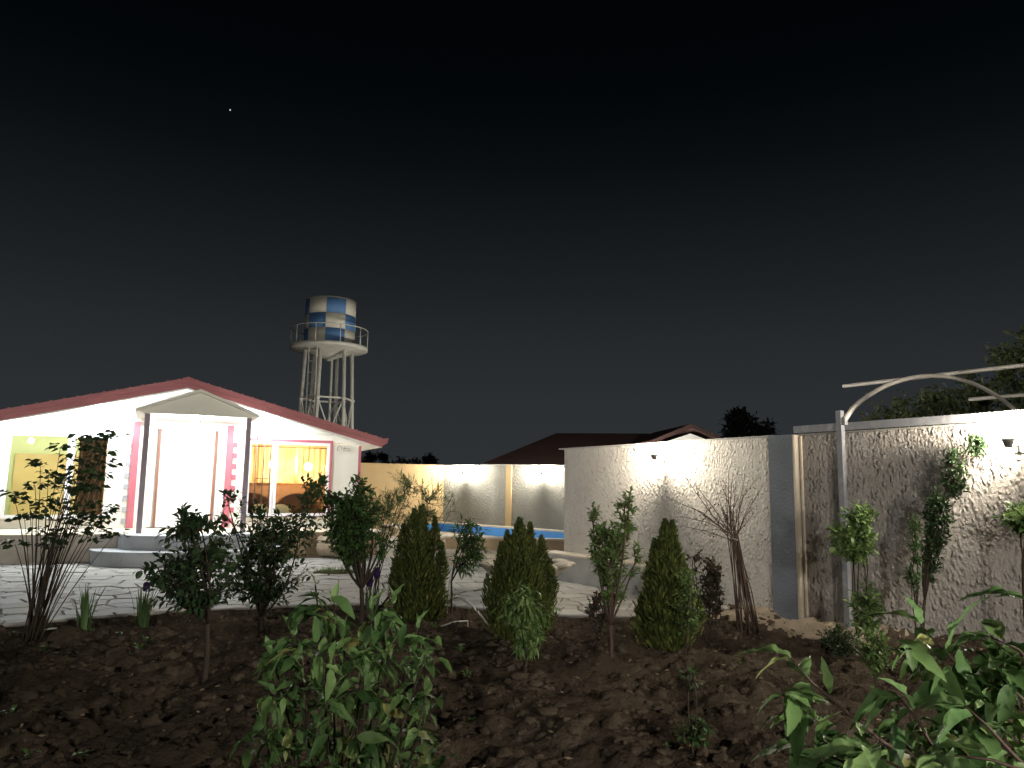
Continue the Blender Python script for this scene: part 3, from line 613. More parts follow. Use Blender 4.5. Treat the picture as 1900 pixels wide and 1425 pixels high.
# ------------------------------------------------------------------ pool
dk = tag(MB().prism([(-3.6, 19.2), (-1.55, 16.6), (2.2, 15.6), (2.6, 23.0), (-2.3, 25.2), (-4.6, 24.2)], -.25, .26).build('pool_deck', M['coping']), kind='structure')
PZ = .50
pool_in = [(-1.28, 17.75), (2.35, 17.15), (2.45, 19.30), (-2.25, 24.75), (-3.5, 23.0)]
def offset(poly, d):
    c = Vector((sum(p[0] for p in poly) / len(poly), sum(p[1] for p in poly) / len(poly))); out = []
    n = len(poly)
    for i in range(n):
        p0, p1, p2 = Vector(poly[i - 1]), Vector(poly[i]), Vector(poly[(i + 1) % n])
        a, b = (p1 - p0).normalized(), (p2 - p1).normalized(); na, nb = Vector((a.y, -a.x)), Vector((b.y, -b.x)); m_ = (na + nb).normalized()
        out.append(tuple(p1 + m_ * d / max(.35, m_.dot(na))))
    return out
pool = thing('swimming_pool', 'blue painted garden pool with pale coping and stone sides', 'pool')
def ring(inner, outer, z0, z1):
    n = len(inner); b = MB()
    vs_ = [(*p, z) for z in (z0, z1) for q in (inner, outer) for p in q]
    fs_ = []
    for i in range(n):
        j = (i + 1) % n; fs_ += [(i, j, 2 * n + j, 2 * n + i), (n + j, n + i, 3 * n + i, 3 * n + j), (2 * n + i, 2 * n + j, 3 * n + j, 3 * n + i), (j, i, n + i, n + j)]
    return b.add(vs_, fs_)
o1, o2, o3 = offset(pool_in, .02), offset(pool_in, .22), offset(pool_in, .26)
ring(pool_in, o1, -.9, PZ - .002).build('basin_wall', M['pool_blue'], pool)
MB().prism(pool_in, -.95, -.9).build('basin_floor', M['pool_blue'], pool)
ring(o1, o2, .1, PZ - .002).build('stone_side', M['clad'], pool); 
ring(offset(pool_in, -.0), o3, PZ, PZ + .04).build('coping', M['coping'], pool)
wtr = tag(MB().prism(offset(pool_in, -.004), -.85, .12).build('water', M['water']), kind='structure')

# concrete block at the wall, stone bowl
cb = thing('concrete_block', 'low grey concrete block built against the coarse wall end', 'block', Wp(-.25, 0), WRZ)
MB().box(0, 2.75, -.36, -.004, -.05, .44).build('body', M['cement'], cb); MB().box(-.03, 2.78, -.39, -.004, .441, .475).build('slab', M['coping'], cb)
bc = on_z(972, 1112); bc.y += .35
bowl = thing('stone_bowl', 'large pale stone bowl with lobed rim behind the conifer', 'planter', (bc.x, bc.y, 0))
n = 48; prof = [(.20, .0), (.24, .03), (.15, .07), (.17, .10), (.36, .18), (.52, .30), (.62, .42), (.66, .48)]
MB().lathe(prof + [(.60, .47), (.50, .38), (.0, .34)], n).build('basin', M['bowl'], bowl)
for k in range(12):
    a = 2 * math.pi * k / 12; lb = MB(); lb.sphere((.645 * math.cos(a), .645 * math.sin(a), .49), .150, 12, 7, (1, 1, .30)).build('rim_lobe', M['bowl'], bowl)
MB().lathe([(0, .43), (.575, .43)], 24).build('water', M['water'], bowl)

# rolled mat at the terrace
rp = on_z(594, 1036); rm = thing('rolled_mat', 'rolled tan mat lying at the foot of the terrace', 'mat', (rp.x, rp.y + .12, .0), HRZ)
sp = [( (.05 + .0135 * t) * math.cos(t), (.05 + .0135 * t) * math.sin(t)) for t in [i * .35 for i in range(44)]]
R_ = max(math.hypot(*p) for p in sp); b = MB()
ns = len(sp); b.add([(0, p[0], p[1] + R_) for p in sp] + [(.95, p[0], p[1] + R_) for p in sp] , [(i, i + 1, ns + i + 1, ns + i) for i in range(ns - 1)], True)
so = [(p[0] * (1 + .011 / max(.05, math.hypot(*p))), p[1] * (1 + .011 / max(.05, math.hypot(*p)))) for p in sp]
b.add([(0, p[0], p[1] + R_) for p in so] + [(.95, p[0], p[1] + R_) for p in so], [(i + 1, i, ns + i, ns + i + 1) for i in range(ns - 1)], True)
for x in (0, .95): b.add([(x, p[0], p[1] + R_) for p in sp] + [(x, p[0], p[1] + R_) for p in so], [(i, i + 1, ns + i + 1, ns + i) for i in range(ns - 1)])
b.build('roll', M['mat_roll'], rm)
rm.rotation_euler = (0, 0, HRZ - .9)

# ------------------------------------------------------------------ arched pipe frame over the boundary wall
pb = Wp(5.93, .16); pg = thing('pipe_frame', 'arched steel pipe frame on a grey post at the brown wall', 'frame', (pb.x, pb.y, 0), WRZ)     # local y away from the court
MB().box(-.035, .035, -.035, .035, -.25, 2.62).build('post', M['pgrey'], pg)
MB().box(.036, .085, -.03, .03, 2.44, 2.53).build('bracket', M['pgrey'], pg)
MB().box(-.72, 9.0, .045, .105, 2.385, 2.475).build('beam', M['pgrey'], pg)
for xa in (.06, 4.2):
    MB().tube([(xa, 5.0 * t, 2.50 + .76 * (1 - (2 * t - 1) ** 2) ** .8) for t in [i / 28 for i in range(29)]], .03, 8).build('arch', M['pcream'], pg)
MB().tube([(-1.62, 2.5, 3.31), (9.0, 2.5, 3.31)], .028, 8).build('purlin', M['pcream'], pg)
MB().tube([(-.40, 3.9, 3.09), (9.0, 3.9, 3.09)], .028, 8).build('purlin', M['pcream'], pg)
for xa in (.06, 4.2): MB().box(xa - .03, xa + .03, 4.97, 5.03, -.3, 2.53).build('post', M['pgrey'], pg)
MB().box(4.2 - .035, 4.2 + .035, -.035, .035, -.25, 2.62).build('post', M['pgrey'], pg)

# ------------------------------------------------------------------ water tower
TY = 34.0; tc_ = at_y(611, 645, TY); ppm = FPX / (TY * 1.02)
tw = thing('water_tower', 'chequered blue and white water tower behind the house roof', 'water tower', (tc_.x, tc_.y, -.3), .0)
zb = tc_.z + .3                                                       # platform height over the base
RP, RT = 70 / ppm, 46 / ppm; TH = 83 / ppm
tank = MB().lathe([(0, zb + .12 + TH), (RT * .985, zb + .10 + TH), (RT * .985, zb + .03), (0, zb + .02)], 48).build('tank', M['tank_w'], tw)
a_off = -math.pi / 2 + math.radians(3)
for i in range(8):
    for r in range(3):
        a0 = a_off + i * math.pi / 4; z0 = zb + .04 + r * TH / 3
        MB().lathe([(RT * .985, z0 + .004), (RT, z0 + .006), (RT, z0 + TH / 3 - .006), (RT * .985, z0 + TH / 3 - .004)], 8, a0=a0 + .006, a1=a0 + math.pi / 4 - .006).build('panel', M['tank_b'] if (i + r) % 2 == 0 else M['tank_w'], tank)
MB().tube([(.12, .1, 0), (.12, .1, zb - .5)], .06, 10).build('riser_pipe', M['tower'], tw)
MB().lathe([(0, zb + .02), (RP, zb + .02), (RP, zb - .11), (RP * .96, zb - .14), (RT * .95, zb - .20), (.0, zb - .62)], 48).build('platform', M['tower'], tw)
rail = MB().tube([(RP * .99 * math.cos(a), RP * .99 * math.sin(a), zb + .78) for a in [2 * math.pi * j / 40 for j in range(41)]], .022, 6, False).build('guard_rail', M['tower'], tw)
for j in range(10):
    a = 2 * math.pi * (j + .3) / 10; MB().tube([(RP * .985 * math.cos(a), RP * .985 * math.sin(a), zb), (RP * .985 * math.cos(a), RP * .985 * math.sin(a), zb + .78)], .02, 6).build('baluster', M['tower'], rail)
def leg_pt(k, z): a = 2 * math.pi * (k + .38) / 6; r = 1.02 + .16 * (1 - z / zb) * 2.0; return (r * math.cos(a), r * math.sin(a), z)
zr = zb - 112 / ppm * .86
for k in range(6): MB().tube([leg_pt(k, 0), leg_pt(k, zb - .18)], .085, 10).build('leg', M['tower'], tw)
for lev in (zr, zr - 2.2):
    for k in range(6):
        MB().bar(leg_pt(k, lev), leg_pt(k + 1, lev), .07).build('ring_beam', M['tower'], tw)
        p, q = Vector(leg_pt(k, lev - .02)), Vector(leg_pt(k + 1, lev - .02)); mid = (Vector(leg_pt(k, lev - 1.5)) + Vector(leg_pt(k + 1, lev - 1.5))) / 2
        MB().bar(p, mid, .05).build('brace', M['tower'], tw); MB().bar(q, mid, .05).build('brace', M['tower'], tw)
        MB().sphere(p, .13, 8, 6, (1, 1, .7)).build('gusset', M['tower'], tw)
ld = obj('ladder', None, tw); la = math.radians(248)
lx, ly = 1.16 * math.cos(la), 1.16 * math.sin(la); tx, ty = -math.sin(la) * .21, math.cos(la) * .21
for s in (-1, 1): MB().bar((lx + s * tx, ly + s * ty, 0), (lx + s * tx, ly + s * ty, zb + .0), .045).build('stringer', M['tower'], ld)
for j in range(int(zb / .5)): MB().bar((lx - tx, ly - ty, .3 + j * .5), (lx + tx, ly + ty, .3 + j * .5), .032).build('rung', M['tower'], ld)

# ------------------------------------------------------------------ neighbouring houses beyond the wall
def gable_house(name, label, loc, rz, L, Wd, ze, zr_, hipl=0.0, windows=(), ov=.3):
    o = thing(name, label, 'house', loc, rz)                         # local x along the ridge
    MB().box(.25, L - .25, .3, Wd - .3, -.3, ze).build('wall', M['white'], o)
    m_ = Wd / 2
    for x in (0.25 if not hipl else None, L - .25):
        if x is None: continue
        MB().add([(x, .3, ze), (x, Wd - .3, ze), (x, m_, zr_ - .22), (x - .12 if x > 1 else x + .12, .3, ze), (x - .12 if x > 1 else x + .12, Wd - .3, ze), (x - .12 if x > 1 else x + .12, m_, zr_ - .22)], [(0, 1, 2), (5, 4, 3), (0, 2, 5, 3), (1, 4, 5, 2)]).build('gable', M['white'], o)
    t = .16
    for sg in (0, 1):
        y0 = -.25 if sg == 0 else Wd + .25; ze_ = ze - .1
        top = [(-ov, y0, ze_ + t), (L + ov, y0, ze_ + t), (L + ov, m_, zr_ + t), (hipl or -ov, m_, zr_ + t)]; bot = [(a, b_, c - t) for a, b_, c in top]
        f = [(0, 1, 2, 3), (7, 6, 5, 4), (0, 4, 5, 1), (1, 5, 6, 2), (2, 6, 7, 3), (3, 7, 4, 0)]
        MB().add(top + bot, f if sg == 0 else [q[::-1] for q in f]).build('roof', M['droof'], o)
        MB().box(-ov, L + ov, y0 - .04 if sg == 0 else y0, y0 if sg == 0 else y0 + .04, ze_ - .06, ze_ + t).build('fascia', M['white'] if sg == 0 else M['droof'], o)
    if hipl: MB().add([(-.3, -.25, ze - .1 + t), (hipl, m_, zr_ + t), (-.3, Wd + .25, ze - .1 + t)], [(0, 1, 2)]).build('roof', M['droof'], o)
    for x0, x1 in windows:
        w = MB().box(x0, x1, .25, .298, 1.2, ze - .25).build('window', M['upvc'], o); MB().box(x0 + .08, x1 - .08, .235, .249, 1.28, ze - .33).build('pane', M['glass'], w)
    return o
nb = at_y(893, 860, 37.0)
gable_house('house', 'dark red roofed neighbouring house behind the grey pool wall', (nb.x + .3, nb.y, -.3), math.radians(-7), 11.0, 9.0, nb.z + .2, nb.z + 1.95, 3.0, ((1.0, 2.6), (3.4, 5.0), (6.0, 7.6)))
n2 = at_y(1215, 826, 30.0)
o = gable_house('house', 'small white gabled house wing with dark red roof over the coarse wall', (at_y(1352, 826, 30).x, 30.0, -.3), math.radians(104), 5.0, 2.9, n2.z + .38, n2.z + 1.0, ov=-.12)
o.rotation_euler = (0, 0, math.radians(97))
gable_house('house', 'low red roofed outbuilding with a white gable over the coarse wall', (at_y(1292, 826, 27).x, 27.0, -.3), math.radians(-32), 2.5, 2.2, at_y(1350, 824, 26.5).z + .3, at_y(1350, 811, 26.5).z + .14, ov=-.12)

# ------------------------------------------------------------------ plants
def leaf_tmpl(L, w, fold=.25, curl=.3, seg=2, shape=1.0, wave=0.0, bend=0.0):
    xs = np.linspace(0, 1, seg + 1); V = []
    for x in xs:
        hw = w / 2 * (math.sin(math.pi * min(1, x ** .8 * .98 + .01))) ** shape if 0 < x < 1 else w * .03
        z = -curl * x * x * L
        yb = bend * x * x * L; wv = wave * hw * math.sin(x * 17); wv2 = wave * hw * math.sin(x * 14 + 1.5)
        V += [(x * L, yb - hw, z + fold * hw + wv), (x * L, yb, z), (x * L, yb + hw, z + fold * hw + wv2)]
    F = []
    for i in range(seg):
        a = 3 * i; F += [(a, a + 3, a + 4, a + 1), (a + 1, a + 4, a + 5, a + 2)]
    return np.array(V), np.array(F)
def frames(pos, xd, up, roll=.5):
    """leaf frames: x along the leaf, z near up"""
    xd = xd / np.linalg.norm(xd, axis=1, keepdims=True); up = up + nrng.normal(0, roll, up.shape)
    y = np.cross(up, xd); y /= np.maximum(np.linalg.norm(y, axis=1, keepdims=True), 1e-6); z = np.cross(xd, y)
    return np.stack([xd, y, z], 1)                                    # rows are axes
def scatter(tmpl, pos, fr, sc):
    V, F = tmpl; n = len(pos); k = len(V)
    P = np.einsum('kj,njd->nkd', V, fr) * sc[:, None, None] + pos[:, None, :]
    return P.reshape(-1, 3), (F[None] + (np.arange(n) * k)[:, None, None]).reshape(-1, 4)
def quad_noise(a, b, bend, n=5):
    a, b = np.array(a, float), np.array(b, float); m_ = (a + b) / 2 + nrng.normal(0, bend, 3) * np.linalg.norm(b - a)
    t = np.linspace(0, 1, n)[:, None]; return (1 - t) ** 2 * a + 2 * t * (1 - t) * m_ + t * t * b

def crown_px(u0, v0, u1, v1, Y, dep=None):
    a, b = at_y(u0, v0, Y), at_y(u1, v1, Y); c = (a + b) / 2; rx, rz = abs(b.x - a.x) / 2, abs(a.z - b.z) / 2
    return (np.array(c), np.array([rx, dep or rx, rz]))

DENS = 1.75
def shrub(name, label, cat, base, crowns, leaf, lm, n_twigs, per, fork=.35, trunk_r=.02, stems=1, bark='bark', droop=.35, spread=.8, up=.35, group=None, tw_r=.0035, bend=.12, foliage='foliage', rise=0.3, size=(.75, 1.35)):
    """a woody plant: stems from the base to each crown volume, twigs through the crown, leaves along the twigs"""
    base = np.array(base, float); o = thing(name, label, cat, tuple(base), 0, group); mb = MB(); nodes = []
    tot = sum(np.prod(r) for _, r in crowns)
    zmin = min(c[2] - r[2] for c, r in crowns)
    fk = np.array([base[0], base[1], base[2] + max(.03, (zmin - base[2]) * fork * 2)]) if stems == 1 else base
    if stems == 1:
        pts = quad_noise(base - [0, 0, .12], fk, .05); mb.tube(pts - base, np.linspace(trunk_r * 1.2, trunk_r, len(pts)), 7)
    L_, F_, S_, D_ = [], [], [], []
    for (c, r) in crowns:
        share = np.prod(r) / tot; nt = max(4, int(n_twigs * DENS * share)); nl = max(2, int(math.ceil(nt / 38)))
        limbs = []
        for k in range(nl):
            q = nrng.normal(0, 1, 3); q /= np.linalg.norm(q); tgt = c + q * r * [.55, .55, .7] * nrng.uniform(.5, 1)
            tgt[2] = max(tgt[2], base[2] + .15)
            st = fk if stems == 1 else base + np.append(nrng.normal(0, .035 * (1 + stems * .1), 2), -.10)
            pts = quad_noise(st, tgt, bend, 7); limbs.append(pts)
            mb.tube(pts - base, np.linspace(trunk_r * (.72 if stems == 1 else .6), tw_r * 1.5, 7), 6)
        for k in range(nt):
            q = nrng.normal(0, 1, 3); q /= np.linalg.norm(q); q *= nrng.uniform(.35, 1) ** .5; tgt = c + q * r
            tgt[2] = max(tgt[2], base[2] + .08)
            pts = limbs[nrng.integers(nl)]; d = np.linalg.norm(pts - (tgt - [0, 0, r[2] * rise]), axis=1); j = max(2, int(np.argmin(d)))
            tp = quad_noise(pts[j], tgt, bend * 1.1, 5); mb.tube(tp - base, np.linspace(tw_r, tw_r * .45, 5), 4, False)
            dirn = tp[-1] - tp[0]; ln = np.linalg.norm(dirn) + 1e-6; dirn /= ln
            m_ = max(2, int(per * nrng.uniform(.7, 1.3)))
            for t in np.linspace(.25, 1.0, m_):
                i = min(3, int(t * 4)); p = tp[i] + (tp[i + 1] - tp[i]) * (t * 4 - i)
                rd = nrng.normal(0, 1, 3); rd -= dirn * rd.dot(dirn); rd /= np.linalg.norm(rd) + 1e-6
                L_.append(p); D_.append(dirn * (.5 if t < .97 else 1.5) + rd * spread + [0, 0, up - droop * nrng.random()])
    L_, D_ = np.array(L_), np.array(D_); n = len(L_)
    fr = frames(L_, D_, np.tile([0, 0, 1.0], (n, 1)), .35); sc = nrng.uniform(*size, n)
    V, F = scatter(leaf, L_ - base, fr, sc)
    mb.build('branches', M[bark], o)
    tag(obj(foliage, fastmesh(foliage, V, F, lm, np.repeat(nrng.random(n), len(leaf[1]))), o), kind='stuff')
    return o

LF = dict(oval=leaf_tmpl(.065, .034, .3, .3, 3), long=leaf_tmpl(.085, .026, .3, .45, 3, .9), willow=leaf_tmpl(.075, .011, .2, .2, 2, .8), rnd=leaf_tmpl(.05, .042, .25, .2, 3, .7),
          small=leaf_tmpl(.035, .018, .3, .2, 2), scale=leaf_tmpl(.052, .017, .2, -.15, 2, .7), far=leaf_tmpl(.26, .13, .3, .2, 2), peach=leaf_tmpl(.10, .027, .35, .75, 4, .9))
def soil_at(u, v):
    p = on_z(u, v, SOILZ + .03); return (p.x, p.y, soil_h(p.x, p.y) + .01)

# lilac-like shrub at the left: bare stems, dark leaf clusters at the ends
b0 = soil_at(62, 1185); Y = b0[1]
lc = thing('lilac_bush', 'tall many-stemmed bush with dark leaf clusters before the olive window', 'bush', b0)
tips = [(25, 918), (45, 960), (75, 860), (90, 880), (65, 900), (100, 1000), (112, 830), (120, 900), (105, 930), (135, 850), (150, 815), (168, 828), (160, 860), (185, 815), (208, 805), (190, 840), (150, 905), (130, 945), (175, 905), (195, 945), (165, 975), (145, 990), (75, 985), (55, 930), (28, 1010), (215, 990), (175, 1000), (60, 955), (85, 940), (185, 880), (178, 955), (135, 890), (120, 965), (90, 1010), (160, 935), (200, 860), (140, 870), (155, 960), (110, 985), (190, 965), (128, 912), (150, 880)]
mb = MB(); L_, D_ = [], []; bb = np.array(b0)
for i, (u, v) in enumerate(tips):
    t = np.array(at_y(u, v, Y + rng.uniform(-.45, .45))); st = bb + np.append(nrng.normal(0, .05, 2), -.1)
    md = st + (t - st) * .55; md[0] = st[0] + (t[0] - st[0]) * .35 + rng.uniform(-.03, .03); s = np.linspace(0, 1, 9)[:, None]
    pts = (1 - s) ** 2 * st + 2 * s * (1 - s) * md + s * s * t; mb.tube(pts - bb, np.linspace(.013 if i % 4 == 0 else .0075, .003, 9), 6)
    for k in range(24):
        a = rng.uniform(0, 6.28); rd = rng.uniform(.0, .14); q = t + [rd * math.cos(a), rd * math.sin(a) * .6, rng.uniform(-.035, .045)]
        L_.append(q); D_.append([math.cos(a), math.sin(a), rng.uniform(-.5, .35)])
L_, D_ = np.array(L_), np.array(D_)
V, F = scatter(LF['rnd'], L_ - bb, frames(L_, D_, np.tile([0, 0, 1.], (len(L_), 1)), .4), nrng.uniform(1.0, 1.75, len(L_)))
mb.build('stems', M['bark'], lc); tag(obj('foliage', fastmesh('foliage', V, F, LM['dark'], np.repeat(nrng.random(len(L_)), len(LF['rnd'][1]))), lc), kind='stuff')

# iris clumps: each blade can be picked apart
def iris(u, v, label, n, h, flowers=0, ht=.0):
    b = soil_at(u, v); o = thing('iris_clump', label, 'iris', b)
    for k in range(n):
        a = rng.uniform(0, 6.28); r = rng.uniform(0, .07); H_ = h * rng.uniform(.6, 1.1); ln = rng.uniform(.05, .38) * H_; w = rng.uniform(.012, .021)
        d = np.array([math.cos(a), math.sin(a), 0]); t_ = np.array([-d[1], d[0], 0]); V = []
        for s in (0, .35, .7, 1): 
            c = np.array([r * d[0], r * d[1], -.04]) + d * ln * s ** 2 + np.array([0, 0, (H_ + .04) * s]); ww = w * (1 - s ** 2) + .001
            V += [c - t_ * ww, c + d * .003, c + t_ * ww]
        F = [(3 * i + j, 3 * i + j + 1, 3 * i + j + 4, 3 * i + j + 3) for i in range(3) for j in range(2)]
        obj('blade', fastmesh('blade', V, F, LM['iris'], [rng.random()] * len(F)), o)
    for k in range(flowers):
        x, y, z = rng.uniform(-.05, .06), rng.uniform(-.04, .04), ht * rng.uniform(.72, 1.0)
        s_ = MB().tube([(x * .3, y * .3, -.04), (x * .7, y * .7, z * .6), (x, y, z)], .006, 6).build('stalk', M['bark'], o); fl = MB()
        for j in range(6):
            a = j * 1.047 + k; dr_ = -1 if j % 2 else 1
            fl.sphere((x + .022 * math.cos(a), y + .022 * math.sin(a), z + .02 * dr_), .03, 8, 6, (.8, .8, 1.15))
        fl.build('petals', M['petal'], s_)
iris(155, 1172, 'iris leaf clump at the paving edge near the many-stemmed bush', 30, .46)
iris(262, 1165, 'iris leaf clump with a withered stalk beside the small dark tree', 30, .46, 1, .58)
iris(690, 1150, 'iris clump with dark purple flowers beside the conifer', 22, .42, 4, .64)

# small trees before the porch and terrace
b = soil_at(378, 1255); Y = b[1]
shrub('young_tree', 'small dark round-headed tree on a thin bare trunk before the porch steps', 'tree', b, [crown_px(285, 1005, 445, 1138, Y), crown_px(298, 945, 435, 1060, Y), crown_px(255, 1035, 340, 1085, Y), crown_px(320, 935, 400, 1000, Y)], LF['oval'], LM['dark'], 112, 10, .42, .022)
b = soil_at(482, 1170); Y = b[1]
shrub('young_tree', 'broad dark bushy tree with an upright leader before the porch post', 'tree', b, [crown_px(410, 985, 570, 1128, Y), crown_px(440, 930, 590, 1050, Y), crown_px(392, 895, 455, 1010, Y, .14), crown_px(535, 880, 602, 1010, Y, .17), crown_px(450, 925, 530, 990, Y, .15)], LF['oval'], LM['dark'], 160, 10, .3, .02)
b = soil_at(668, 1155); Y = b[1]
shrub('young_tree', 'small forked tree with a full leafy crown before the terrace corner', 'tree', b, [crown_px(590, 895, 715, 1010, Y), crown_px(600, 960, 700, 1045, Y), crown_px(560, 880, 620, 970, Y, .15), crown_px(640, 878, 690, 930, Y, .15), crown_px(690, 990, 740, 1040, Y, .15)], LF['oval'], LM['plum'], 215, 10, .30, .026)
b = soil_at(690, 1135); Y = b[1]
shrub('willow_bush', 'feathery bush with thin arching twigs and narrow leaves before the cream wall', 'bush', b, [crown_px(685, 900, 760, 1000, Y), crown_px(715, 872, 790, 930, Y, .2), crown_px(770, 880, 835, 960, Y, .2), crown_px(740, 930, 820, 990, Y, .25), crown_px(820, 910, 850, 960, Y, .1)], LF['willow'], LM['olive'], 135, 13, .3, .012, 3, droop=.2, spread=.55, up=.45, tw_r=.0025, bend=.2)
b = soil_at(836, 1140); Y = b[1]
shrub('young_tree', 'thin young peach tree tied to a stake beside the golden conifer', 'tree', b, [crown_px(842, 965, 905, 1075, Y), crown_px(835, 960, 890, 1010, Y, .12), crown_px(870, 985, 912, 1040, Y, .1)], LF['long'], LM['plum'], 46, 9, .45, .012)
b = soil_at(1132, 1232); Y = b[1]
shrub('young_tree', 'slender young pear tree with upright leafy stems before the concrete block', 'tree', b, [crown_px(1090, 960, 1170, 1085, Y, .16), crown_px(1085, 935, 1120, 1010, Y, .1), crown_px(1140, 905, 1185, 1000, Y, .1), crown_px(1110, 1060, 1165, 1125, Y, .12), crown_px(1165, 1000, 1195, 1065, Y, .06)], LF['oval'], LM['pear'], 150, 10, .30, .017, bark='bark_red', size=(.55, .95))
b = soil_at(1108, 1190); Y = b[1]
shrub('rose_bush', 'low dark rose bush in the shade of the pear tree', 'bush', b, [crown_px(1085, 1090, 1135, 1175, Y, .15)], LF['rnd'], LM['rosered'], 40, 8, .2, .008, 3, size=(.5, .9))
b = soil_at(1318, 1190); Y = b[1]
shrub('rose_bush', 'dark red-tipped rose bush between the conifer and the bare canes', 'bush', b, [crown_px(1285, 1040, 1345, 1160, Y, .18), crown_px(1275, 1018, 1305, 1065, Y, .08), crown_px(1300, 1030, 1340, 1090, Y, .15)], LF['rnd'], LM['rosered'], 95, 9, .2, .010, 4, size=(.55, 1.0))
b = soil_at(975, 1255); Y = b[1]
shrub('young_tree', 'small peach sapling with hanging curled leaves before the broad conifer', 'tree', b, [crown_px(925, 1075, 1025, 1175, Y, .2), crown_px(935, 1130, 1015, 1215, Y, .2)], LF['peach'], LM['pear'], 62, 8, .25, .011, droop=1.5, size=(.55, 1.0))
b = soil_at(1272, 1235); Y = b[1]
shrub('young_tree', 'pale green sapling leaning against the pointed conifer', 'tree', b, [crown_px(1240, 1090, 1305, 1180, Y, .12), crown_px(1250, 1050, 1300, 1110, Y, .1)], LF['oval'], LM['pear'], 42, 8, .3, .008, size=(.45, .8))
b = soil_at(1285, 1400); Y = b[1]
shrub('seedling', 'thin seedling on a slanting stake in the open soil', 'seedling', b, [crown_px(1266, 1225, 1300, 1290, Y, .05), crown_px(1255, 1330, 1330, 1385, Y, .12)], LF['oval'], LM['plum'], 22, 6, .3, .006, size=(.4, .8))
b = soil_at(1592, 1215); Y = b[1]
shrub('young_tree', 'young tree with a round leafy head beside the grey pipe post', 'tree', b, [crown_px(1535, 960, 1630, 1045, Y, .2), crown_px(1560, 930, 1625, 990, Y, .15), crown_px(1570, 1075, 1640, 1180, Y, .14)], LF['oval'], LM['pear'], 115, 9, .4, .012)
b = soil_at(1702, 1228); Y = b[1]
shrub('young_tree', 'thin upright sapling with a narrow leafy column against the brown wall', 'tree', b, [crown_px(1680, 945, 1714, 1050, Y, .07), crown_px(1678, 1030, 1712, 1100, Y, .07)], LF['oval'], LM['plum'], 40, 8, .3, .009, size=(.45, .8))
b = soil_at(1722, 1222); Y = b[1]
shrub('young_tree', 'slender dark tree reaching the top of the brown wall under the lamp', 'tree', b, [crown_px(1712, 905, 1770, 1020, Y, .14), crown_px(1745, 830, 1800, 930, Y, .12), crown_px(1785, 800, 1835, 850, Y, .1), crown_px(1706, 960, 1750, 1080, Y, .1)], LF['oval'], LM['dark'], 190, 9, .38, .016, size=(.5, .9))
b = soil_at(1560, 1225); Y = b[1]
shrub('low_shrub', 'low dark groundcover shrub at the foot of the pipe post', 'bush', b, [crown_px(1515, 1160, 1600, 1215, Y, .2)], LF['small'], LM['dark'], 60, 9, .1, .006, 4)
b = soil_at(1700, 1268); Y = b[1]
shrub('low_shrub', 'low dark leafy shrub in the soil below the brown wall', 'bush', b, [crown_px(1670, 1205, 1745, 1258, Y, .2)], LF['small'], LM['dark'], 55, 9, .1, .006, 4)
b = soil_at(1625, 1285); Y = b[1]
shrub('seedling', 'small light green sapling in the soil between the low dark shrubs', 'seedling', b, [crown_px(1585, 1160, 1660, 1260, Y, .15)], LF['oval'], LM['pear'], 45, 7, .3, .008, size=(.5, .9))
b = soil_at(1915, 1255); Y = b[1]
shrub('young_tree', 'young tree with bright lamplit leaves at the brown wall lamp', 'tree', b, [crown_px(1860, 930, 1960, 985, Y, .25)], LF['oval'], LM['pear'], 60, 9, .4, .014)

# conifers: golden-tipped, each with several spires of scale sprays
def conifer(label, base, spires, n):
    o = thing('conifer', label, 'conifer', base); bb = np.array(base); mb = MB(); L_, D_, S_, Rr = [], [], [], []
    tot = sum(r * h for _, _, r, h in spires)
    for (dx, dy, r, h) in spires:
        mb.tube([(dx * .2, dy * .2, -.08), (dx * .7, dy * .7, h * .4), (dx, dy, h * .92)], [.02, .014, .004], 6)
        m_ = int(n * r * h / tot)
        for k in range(m_):
            t = nrng.random() ** 1.02; prof = (min(1, (t + .04) * 5) ** .6) * (1 - t) ** .92 * 1.18
            a = nrng.uniform(0, 6.28); fl = nrng.uniform(.55, 1.04); rr = r * prof * (1 if nrng.random() > .07 else nrng.uniform(1.1, 1.45)) * (fl + .16 * math.sin(a * 6 + t * 5 + dx * 40) + .06 * math.sin(a * 13)) 
            if mnoise.noise(Vector((math.cos(a) * 2.2, math.sin(a) * 2.2, t * h * 4.5 + dx * 30))) > .42 and nrng.random() < .7: continue
            cx, cy2 = dx * min(1, t * 1.6), dy * min(1, t * 1.6)
            L_.append([cx + rr * math.cos(a), cy2 + rr * math.sin(a), t * h]); D_.append([math.cos(a) * .42 + nrng.normal(0, .16), math.sin(a) * .42 + nrng.normal(0, .16), 1.0 + nrng.normal(0, .3)])
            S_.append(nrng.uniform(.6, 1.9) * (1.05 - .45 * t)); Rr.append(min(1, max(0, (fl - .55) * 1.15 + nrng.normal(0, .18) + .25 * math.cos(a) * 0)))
    L_, D_, S_ = np.array(L_), np.array(D_), np.array(S_)
    rad = L_ - np.mean(L_, axis=0) * [1, 1, 0]; rad[:, 2] = .1
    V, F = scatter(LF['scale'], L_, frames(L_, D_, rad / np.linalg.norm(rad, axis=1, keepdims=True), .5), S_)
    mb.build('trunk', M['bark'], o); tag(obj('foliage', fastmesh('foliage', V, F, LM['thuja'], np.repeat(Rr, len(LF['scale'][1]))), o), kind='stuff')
def conifer_px(label, ub, vb, spx, n):
    b = soil_at(ub, vb); Y = b[1]; sp_ = []
    for (u, v, hw) in spx:
        t = at_y(u, v, Y); sp_.append((t.x - b[0], rng.uniform(-.1, .1), hw * 1.22 * Y / FPX, t.z - b[2]))
    conifer(label, b, sp_, n)
